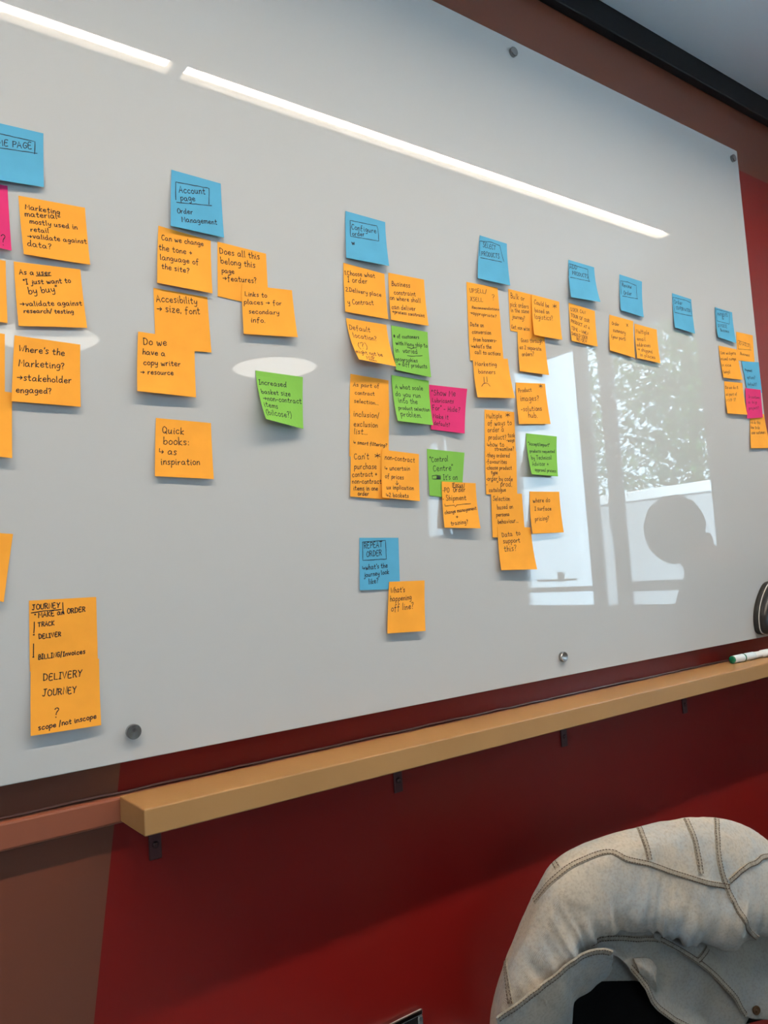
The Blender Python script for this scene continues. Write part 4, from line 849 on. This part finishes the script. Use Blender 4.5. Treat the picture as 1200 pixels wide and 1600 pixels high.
sk = thing('wall_socket', 'chrome framed black wall socket low on the red wall', 'socket', (0.67, Y_W, 0.50))
SX0, SX1, SZ0, SZ1 = 0.597, 0.743, 0.463, 0.5495
bm = bmesh.new()
for a in ((SX0, SX1, SZ1 - .009, SZ1), (SX0, SX1, SZ0, SZ0 + .009), (SX0, SX0 + .009, SZ0 + .009, SZ1 - .009), (SX1 - .009, SX1, SZ0 + .009, SZ1 - .009)):
    box(bm, a[0], a[1], 0.019, Y_W, a[2], a[3], bevel=.002)
obj('frame', bm, M['chrome'], sk)
obj('insert', B(SX0 + .008, SX1 - .008, .0225, Y_W - .001, SZ0 + .008, SZ1 - .008), M['black_plastic'], sk)
for x in (SX0 + .026, SX1 - .026):
    obj('switch', B(x - .006, x + .006, .0185, .0226, SZ1 - .034, SZ1 - .019, bevel=.001), M['white_plastic'], sk)
    bm = bmesh.new()
    for dx, dz in ((0, .016), (-.011, 0), (.011, 0)):
        xx = x + (.022 if x < .67 else -.022)
        box(bm, xx + dx - .003, xx + dx + .003, .0222, .0226, SZ0 + .022 + dz - .002, SZ0 + .022 + dz + .002)
    obj('socket_slots', bm, M['steel_dark'], sk)

# ------------------------------------------------------------------ chair with the denim jacket
cx, cy = 1.015, -0.172
ax = Vector((.925, -.375, 0)).normalized()
nrm = Vector((ax.y, -ax.x, 0))                   # towards the seat side
if nrm.y > 0: nrm = -nrm
def oriented(bm, centre):
    Mx = Matrix(((ax.x, nrm.x, 0, centre[0]), (ax.y, nrm.y, 0, centre[1]), (0, 0, 1, centre[2]), (0, 0, 0, 1)))
    bmesh.ops.transform(bm, matrix=Mx, verts=bm.verts)
    bmesh.ops.recalc_face_normals(bm, faces=bm.faces)
    return bm
ch = thing('chair', 'black upholstered chair with a denim jacket over its back', 'chair', (cx, cy, 0))
obj('backrest', oriented(B(-.135, .25, -.016, .016, .47, .672, bevel=.015, seg=4), (cx, cy, 0)), M['black_fabric'], ch, smooth=True)
obj('seat', oriented(B(-.21, .21, .03, .45, .41, .465, bevel=.02, seg=4), (cx, cy, 0)), M['black_fabric'], ch, smooth=True)
for sx in (-1, 1):
    bm = bmesh.new()
    tube(bm, [(sx * .15, .0, .60), (sx * .17, .0, .44), (sx * .185, .02, .22), (sx * .195, -.005, 0)], .011, 12)
    obj('leg', oriented(bm, (cx, cy, 0)), M['chair_metal'], ch, smooth=True)
    bm = bmesh.new()
    tube(bm, [(sx * .185, .41, .42), (sx * .195, .43, .2), (sx * .20, .44, 0)], .011, 12)
    obj('leg', oriented(bm, (cx, cy, 0)), M['chair_metal'], ch, smooth=True)

jk = thing('denim_jacket', 'washed pale denim jacket with brown stitching draped over a black chair', 'jacket', (1.0, -.22, .55))

def fold(u, v, kind, nc, nr):
    """height of the wrinkles (metres) at a place on the cloth"""
    p3 = Vector((u * .55, v * .5, {'body': 0.0, 'front_panel': 7.0, 'facing': 13.0, 'placket_flap': 21.0}.get(kind, 31.0)))
    h = noise.fractal(p3 * 1.3, 1.0, 2.1, 4) * .0028
    if kind == 'body':
        w = max(0.0, min(1.0, (v - 3.6) / 2.6))
        a = noise.noise(Vector((u * 1.15 + .25 * v, v * .18, 3.3)))
        b = noise.noise(Vector((u * 2.3 + .4 * v, v * .25, 9.1)))
        h += w * (.014 * a - .011 * abs(b))
        h += math.exp(-((u - 2.55) / .28) ** 2) * w * -.010     # deep crease on the left side
        h += math.exp(-((u - 2.0) / .35) ** 2) * w * .008
    elif kind in ('front_panel', 'facing'):
        h += .004 * noise.noise(Vector((u * .9 - v * .8, u * .3 + v * .4, 5.5)))
    return h

class Cloth:
    def __init__(self, kind):
        self.kind = kind
        self.G = [[Vector(q) for q in row] for row in JACKET[kind]]
        self.nr, self.nc = len(self.G) - 1, len(self.G[0]) - 1
    def base(self, u, v):
        return ev1([ev1(row, u) for row in self.G], v)
    def frame(self, u, v):
        e = .02
        p = self.base(u, v)
        du = self.base(min(u + e, self.nc), v) - self.base(max(u - e, 0), v)
        dv = self.base(u, min(v + e, self.nr)) - self.base(u, max(v - e, 0))
        n = dv.cross(du)
        if n.length < 1e-12: n = Vector((0, -1, 0))
        n.normalize()
        return p, n
    def at(self, u, v, off=0.0):
        p, n = self.frame(u, v)
        return p + n * (fold(u, v, self.kind, self.nc, self.nr) + off)
    def mesh(self, name, material, parent, nu, nv, thick=.0016):
        bm = bmesh.new()
        top = [[bm.verts.new(self.at(self.nc * i / nu, self.nr * j / nv)) for i in range(nu + 1)] for j in range(nv + 1)]
        bot = [[bm.verts.new(self.at(self.nc * i / nu, self.nr * j / nv, -thick)) for i in range(nu + 1)] for j in range(nv + 1)]
        for j in range(nv):
            for i in range(nu):
                bm.faces.new((top[j][i], top[j + 1][i], top[j + 1][i + 1], top[j][i + 1]))
                bm.faces.new((bot[j][i], bot[j][i + 1], bot[j + 1][i + 1], bot[j + 1][i]))
        for i in range(nu):
            bm.faces.new((top[0][i], top[0][i + 1], bot[0][i + 1], bot[0][i]))
            bm.faces.new((top[nv][i], bot[nv][i], bot[nv][i + 1], top[nv][i + 1]))
        for j in range(nv):
            bm.faces.new((top[j][0], bot[j][0], bot[j + 1][0], top[j + 1][0]))
            bm.faces.new((top[j][nu], top[j + 1][nu], bot[j + 1][nu], bot[j][nu]))
        bmesh.ops.recalc_face_normals(bm, faces=bm.faces)
        return obj(name, bm, material, parent, smooth=True)
    def seam(self, uv, parent, width=.0085):
        """felled seam: a raised strip with two rows of stitches"""
        line = smooth_line([Vector(q) for q in uv], 14)
        P = [self.at(q.x, q.y, .0006) for q in line]
        N_ = [self.frame(q.x, q.y)[1] for q in line]
        L = [0.0]
        for a, b in zip(P, P[1:]): L.append(L[-1] + (b - a).length)
        total = L[-1]
        def along(s):
            k = 0
            while k < len(L) - 2 and L[k + 1] < s: k += 1
            t = (s - L[k]) / max(L[k + 1] - L[k], 1e-9)
            p = P[k].lerp(P[k + 1], t); n = N_[k].lerp(N_[k + 1], t).normalized()
            d = (P[k + 1] - P[k]).normalized()
            return p, n, d
        bm = bmesh.new()
        prev = None
        steps = max(6, int(total / .0025))
        rr = random.Random(int(total * 1e5))
        for k in range(steps + 1):
            p, n, d = along(total * k / steps)
            side = n.cross(d).normalized()
            puck = .0005 * math.sin(k * 1.9) + rr.uniform(-.0002, .0002)
            row = [bm.verts.new(p + side * width * w + n * (hh + puck * m)) for w, hh, m in ((-.5, -.0008, 0), (-.42, .0009, 1), (-.2, .0016, 1), (0, .0012, 1), (.2, .0016, 1), (.42, .0009, 1), (.5, -.0008, 0))]
            if prev:
                for i in range(6): bm.faces.new((prev[i], row[i], row[i + 1], prev[i + 1]))
            prev = row
        sm = obj('seam', bm, M['denim_seam'], parent, smooth=True)
        bm = bmesh.new()
        for w in (-.33, .33):
            s = .001
            while s + .003 < total:
                p, n, d = along(s); p2, n2, d2 = along(s + .003)
                side = n.cross(d).normalized(); side2 = n2.cross(d2).normalized()
                a = p + side * width * w + n * .0021; b = p2 + side2 * width * w + n2 * .0021
                hw = side * .0006
                bm.faces.new([bm.verts.new(a - hw), bm.verts.new(a + hw), bm.verts.new(b + hw), bm.verts.new(b - hw)])
                s += .0042
        obj('stitching', bm, M['thread'], sm)

cl = {k: Cloth(k) for k in JACKET}
cl['body'].mesh('back_panel', M['denim'], jk, 200, 110)
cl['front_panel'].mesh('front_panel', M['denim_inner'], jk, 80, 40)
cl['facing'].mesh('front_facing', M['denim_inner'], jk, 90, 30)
cl['placket_flap'].mesh('placket', M['denim'], jk, 70, 30)
cl['lapel_fold'].mesh('lapel_fold', M['denim'], jk, 24, 16)
cl['inner_lining'].mesh('lining', M['denim_inner'], jk, 30, 16)
for k, lst in SEAMS.items():
    for uv in lst: cl[k].seam(uv, jk)
# shank button on the front flap
c = cl['front_panel']
pb, nb = c.frame(4.55, 2.62)
pb = c.at(4.55, 2.62)
bm = bmesh.new()
lathe(bm, pb, nb, [(0, .0052), (.002, .0066), (.0036, .0066), (.0042, .0058), (.0034, .0046), (.0034, .0022), (.0042, .0016), (.0044, 0)], 24)
obj('button', bm, M['brass'], jk, smooth=True)

# ------------------------------------------------------------------ the person mirrored in the board
def skinned(name, verts, edges, material, parent=None, sub=2):
    me = bpy.data.meshes.new(name)
    me.from_pydata([v[0] for v in verts], edges, [])
    o = bpy.data.objects.new(name, me)
    COL.objects.link(o)
    m = o.modifiers.new('skin', 'SKIN')
    m.use_smooth_shade = True
    for i, v in enumerate(verts):
        d = me.skin_vertices[0].data[i]
        d.radius = v[1] if isinstance(v[1], tuple) else (v[1], v[1])
        d.use_root = (i == 0)
    o.modifiers.new('sub', 'SUBSURF').levels = sub
    o.modifiers['sub'].render_levels = sub
    dg = bpy.context.evaluated_depsgraph_get()
    me2 = bpy.data.meshes.new_from_object(o.evaluated_get(dg))
    o.modifiers.clear()
    o.data = me2
    me2.name = name
    me2.materials.clear(); me2.materials.append(material)
    for pl in me2.polygons: pl.use_smooth = True
    if parent:
        o.parent = parent
        o.matrix_parent_inverse = Matrix.Translation(-parent.location)
    return o

PX, PY = 2.44, -0.325
st = thing('stool', 'round stool under the seated person mirrored in the board', 'stool', (PX, PY, 0))
bm = bmesh.new(); lathe(bm, (PX, PY, .352), (0, 0, 1), [(0, 0), (0, .165), (.012, .18), (.04, .18), (.05, .165), (.053, 0)], 40)
obj('seat', bm, M['black_fabric'], st, smooth=True)
for a in (45, 135, 225, 315):
    ca, sa = math.cos(math.radians(a)), math.sin(math.radians(a))
    bm = bmesh.new(); tube(bm, [(PX + ca * .12, PY + sa * .12, .354), (PX + ca * .18, PY + sa * .18, 0)], .012, 10)
    obj('leg', bm, M['chair_metal'], st, smooth=True)

pe = thing('person', 'seated person in a dark top leaning forward, mirrored in the board', 'person', (PX, PY, 0))
V = lambda dx, dy, z: (PX + dx, PY + dy, z)
body = [
 (V(0, .0, .53), (.15, .11)), (V(0, -.02, .66), (.14, .10)), (V(0, -.06, .82), (.14, .10)), (V(0, -.10, .99), (.16, .12)), (V(0, -.13, 1.10), (.13, .105)),
 (V(0, -.19, 1.16), .070), (V(0, -.25, 1.195), .066), (V(0, -.29, 1.255), (.090, .082)), (V(0, -.292, 1.325), (.080, .072)),     # 5 neck 6 jaw 7 8 head
 (V(.18, -.13, 1.05), .066), (V(.25, -.15, .80), .048), (V(.16, -.31, .655), .036), (V(.135, -.36, .625), .026),            # 9..12 arm
 (V(-.18, -.13, 1.05), .066), (V(-.25, -.15, .80), .048), (V(-.16, -.31, .655), .036), (V(-.135, -.36, .625), .026),        # 13..16 arm
 (V(.09, -.08, .52), .085), (V(.11, -.42, .51), .062), (V(.11, -.40, .28), .052), (V(.11, -.38, .07), .038), (V(.11, -.50, .035), .034),   # 17..21 leg
 (V(-.09, -.08, .52), .085), (V(-.11, -.42, .51), .062), (V(-.11, -.40, .28), .052), (V(-.11, -.38, .07), .038), (V(-.11, -.50, .035), .034),
 (V(.098, -.292, 1.245), .014)]
edges = [(0, 1), (1, 2), (2, 3), (3, 4), (4, 5), (5, 6), (6, 7), (7, 8), (4, 9), (9, 10), (10, 11), (11, 12), (4, 13), (13, 14), (14, 15), (15, 16),
         (0, 17), (17, 18), (18, 19), (19, 20), (20, 21), (0, 22), (22, 23), (23, 24), (24, 25), (25, 26), (7, 27)]
for sx, wrist in ((1, 12), (-1, 16)):            # palms and five fingers resting on the thighs
    w = Vector(body[wrist][0])
    body.append((tuple(w + Vector((-.01 * sx, -.05, -.012))), .024)); pi = len(body) - 1
    edges.append((wrist, pi))
    for k, (ox, ln) in enumerate(((-.03, .06), (-.01, .072), (.01, .075), (.028, .062))):
        b0 = w + Vector((ox, -.075, -.016))
        body.append((tuple(b0), .009)); body.append((tuple(b0 + Vector((0, -ln * .5, -.012))), .008)); body.append((tuple(b0 + Vector((0, -ln, -.034))), .007))
        q = len(body) - 1
        edges += [(pi, q - 2), (q - 2, q - 1), (q - 1, q)]
    b0 = w + Vector((-.04 * sx, -.035, -.012))
    body.append((tuple(b0), .010)); body.append((tuple(b0 + Vector((-.012 * sx, -.035, -.014))), .008))
    q = len(body) - 1
    edges += [(pi, q - 1), (q - 1, q)]
pe_body = skinned('body', body, edges, M['skin'], pe)

def seg_dist(p, a, b):
    ab = b - a
    q = max(0.0, min(1.0, (p - a).dot(ab) / max(ab.length_squared, 1e-9)))
    return (p - a - ab * q).length
SK = [(Vector(body[a][0]), Vector(body[b][0]), body[a][1], body[b][1]) for a, b in edges]
def rad(r): return max(r) if isinstance(r, tuple) else r
def garment(name, keep, push, material):
    """clothing cut from the body's own surface and pushed outwards"""
    src = pe_body.data
    bm = bmesh.new()
    bm.from_mesh(src)
    bm.normal_update()
    kill = []
    for f in bm.faces:
        c = f.calc_center_median()
        best = min(range(len(SK)), key=lambda k: seg_dist(c, SK[k][0], SK[k][1]) - .8 * (rad(SK[k][2]) + rad(SK[k][3])) / 2)
        if not keep(edges[best], c): kill.append(f)
    bmesh.ops.delete(bm, geom=kill, context='FACES')
    for v in bm.verts: v.co += v.normal * push
    return obj(name, bm, material, pe, smooth=True)
LEGS = {(17, 18), (18, 19), (19, 20), (22, 23), (23, 24), (24, 25), (0, 17), (0, 22)}
FEET = {(20, 21), (25, 26)}
TOP = {(0, 1), (1, 2), (2, 3), (3, 4), (4, 9), (9, 10), (10, 11), (11, 12), (4, 13), (13, 14), (14, 15), (15, 16), (4, 5)}
garment('sweater', lambda e, c: e in TOP and c.z > .57 and c.z < 1.165, .010, M['sweater'])
garment('trousers', lambda e, c: (e in LEGS or (e == (0, 1) and c.z < .61)) and c.z > .06, .006, M['jeans'])
garment('shoes', lambda e, c: e in FEET or c.z < .075, .006, M['black_fabric'])
bm = bmesh.new()
bmesh.ops.create_uvsphere(bm, u_segments=32, v_segments=24, radius=1.0)
for v in list(bm.verts):
    if v.co.x > .45 and v.co.z < .45: bm.verts.remove(v)
for v in bm.verts:
    n_ = noise.noise(v.co * 4.0) * .05
    v.co = Vector(V(-.012 + v.co.x * .105 * (1 + n_), -.30 + v.co.y * .102 * (1 + n_), 1.285 + v.co.z * .118 * (1 + n_)))
obj('hair', bm, M['hair'], pe, smooth=True)
for sx in (-1, 1):
    bm = bmesh.new()
    bmesh.ops.create_uvsphere(bm, u_segments=12, v_segments=8, radius=.012)
    bmesh.ops.translate(bm, vec=V(.079, -.29 + sx * .03, 1.268), verts=bm.verts)
    obj('eye', bm, M['white_plastic'], pe, smooth=True)
    bm = bmesh.new()
    bmesh.ops.create_uvsphere(bm, u_segments=12, v_segments=8, radius=.03)
    bmesh.ops.scale(bm, vec=(.7, .35, 1.0), verts=bm.verts)
    bmesh.ops.translate(bm, vec=V(.02, -.285 + sx * .088, 1.235), verts=bm.verts)
    obj('ear', bm, M['skin'], pe, smooth=True)
